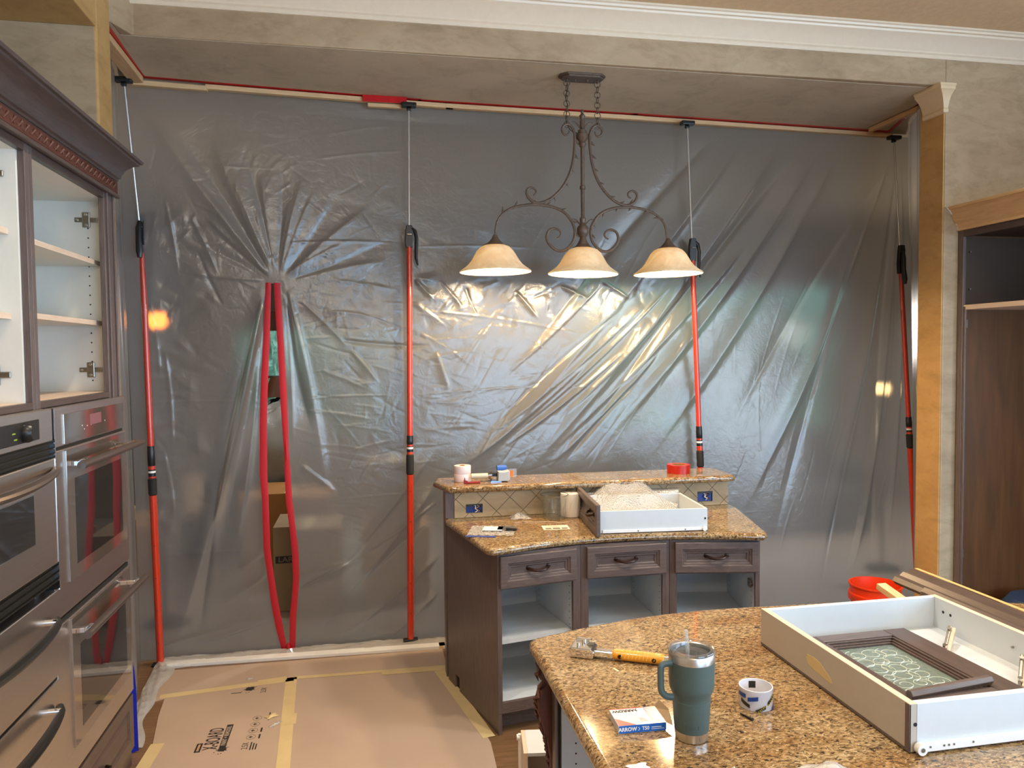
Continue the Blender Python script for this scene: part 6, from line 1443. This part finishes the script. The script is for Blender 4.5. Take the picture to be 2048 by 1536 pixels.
MB().box(-0.512, -0.506, 3.79, 3.87, 0.003, 0.0034).build('printed_line', M['ink'], pr0)
pr1 = pr0
splat(on_floor(-0.65, 4.170), 0.0, 0.0, 0.036)
MB().box(-0.740, -0.690, 4.130, 4.137, 0.003, 0.0034).build('printed_line', M['ink'], pr0)
text('lettering', '2.5X', 0.040, on_floor(-0.575, 4.140), M['ink'], pr0, 0.8, 0.0001)
crumple('wrapper_scrap', 'cream torn scrap on the cardboard beside the icons', 'scrap', -0.498, 3.825, 0.003, 0.028, 0.020, 0.012, M['mask_tape'], 5, 0.6, 12)
crumple('film_scrap', 'thin curl of clear film on the cardboard by the long seam', 'scrap', -0.470, 3.735, 0.003, 0.035, 0.012, 0.008, M['bubble'], 6, 0.9, 12)
crumple('white_scrap', 'tiny white film scrap on the far narrow cardboard', 'scrap', -0.67, 4.30, 0.0025, 0.020, 0.010, 0.006, M['hem'], 3, 0.0, 10)

# ------------------------------------------------------------------ right-hand cabinet against the wall
rc = thing('pantry_cabinet', 'tall open dark cabinet with reddish interior at the right picture edge', 'cabinet', (3.75, 3.0, 0))
CX = 3.455
MB().box(CX, CX+0.02, 3.855, 3.895, 0.0, 2.50).build('stile', M['brown'], rc, bevel=0.002)
MB().box(CX+0.004, CX+0.014, 3.838, 3.855, 0.0, 2.045).build('door_edge', M['brown'], rc, bevel=0.002)
MB().box(CX, CX+0.02, 2.0, 3.855, 2.455, 2.52).build('rail', M['brown_y'], rc)
MB().box(CX+0.02, 4.50, 3.878, 3.895, 0, 2.50).build('side_panel', M['mahog'], rc)
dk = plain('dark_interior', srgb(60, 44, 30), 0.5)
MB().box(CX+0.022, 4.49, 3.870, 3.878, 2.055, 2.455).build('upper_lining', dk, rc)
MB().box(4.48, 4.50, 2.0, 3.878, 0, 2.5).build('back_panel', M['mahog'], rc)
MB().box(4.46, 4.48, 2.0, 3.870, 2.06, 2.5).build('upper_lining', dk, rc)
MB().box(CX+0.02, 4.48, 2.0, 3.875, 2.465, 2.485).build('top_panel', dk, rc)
MB().box(CX+0.006, 4.48, 2.0, 3.870, 2.028, 2.055).build('shelf', M['mel_edge'], rc)
MB().box(CX+0.02, 4.48, 2.0, 3.87, 0.08, 0.10).build('bottom_panel', M['mahog'], rc)
for z in (2.37, 2.15): MB().cyl((CX+0.055, 3.868, z), (CX+0.055, 3.860, z), 0.006, 10).build('screw', M['zinc'], rc)
for z in (1.92, 0.55): MB().box(CX+0.012, CX+0.03, 3.846, 3.872, z, z+0.05).build('hinge', M['zinc'], rc, bevel=0.002)
# raw wood header where the crown was taken off, torn drywall at its end
hd_ = thing('wood_header', 'raw wood header board above the right cabinet', 'board', (3.42, 3.0, 2.5))
MB().add([(3.452, 3.895, 2.500), (3.452, 2.0, 2.500), (3.385, 3.895, 2.622), (3.385, 2.0, 2.622), (3.462, 3.895, 2.500), (3.462, 2.0, 2.500), (3.395, 3.895, 2.632), (3.395, 2.0, 2.632)],
         [(0, 2, 3, 1), (4, 5, 7, 6), (0, 4, 6, 2), (1, 3, 7, 5), (2, 6, 7, 3), (0, 1, 5, 4)]).build('board', M['pine_y'], hd_)
MB().box(3.378, 3.40, 2.0, 3.893, 2.616, 2.634).build('top_strip', M['pine_y'], hd_, bevel=0.002)
MB().box(3.446, 3.462, 2.0, 3.893, 2.494, 2.510).build('bottom_strip', M['pine_y'], hd_, bevel=0.002)
o = MB().extr([(3.360, 2.632), (3.384, 2.620), (3.452, 2.616), (3.452, 2.500), (3.446, 2.497), (3.440, 2.525), (3.430, 2.530), (3.434, 2.552), (3.420, 2.560), (3.412, 2.582), (3.396, 2.592), (3.380, 2.612)], 3.886, 3.8995).build('torn_drywall_patch', plain('bare_drywall', srgb(206, 198, 188), 0.8))
tag(o, 'pale torn drywall patch at the end of the wood header', 'drywall patch')
o = MB().tube(smoothpath([(CX+0.10, 3.50, 2.063), (CX+0.13, 3.52, 2.068), (CX+0.17, 3.47, 2.064), (CX+0.2, 3.50, 2.066), (CX+0.24, 3.46, 2.064)]), 0.006, 8).build('white_strap', M['white'], smooth=True)
tag(o, 'white strap end lying on the pantry shelf', 'strap')
fonts_to_mesh()
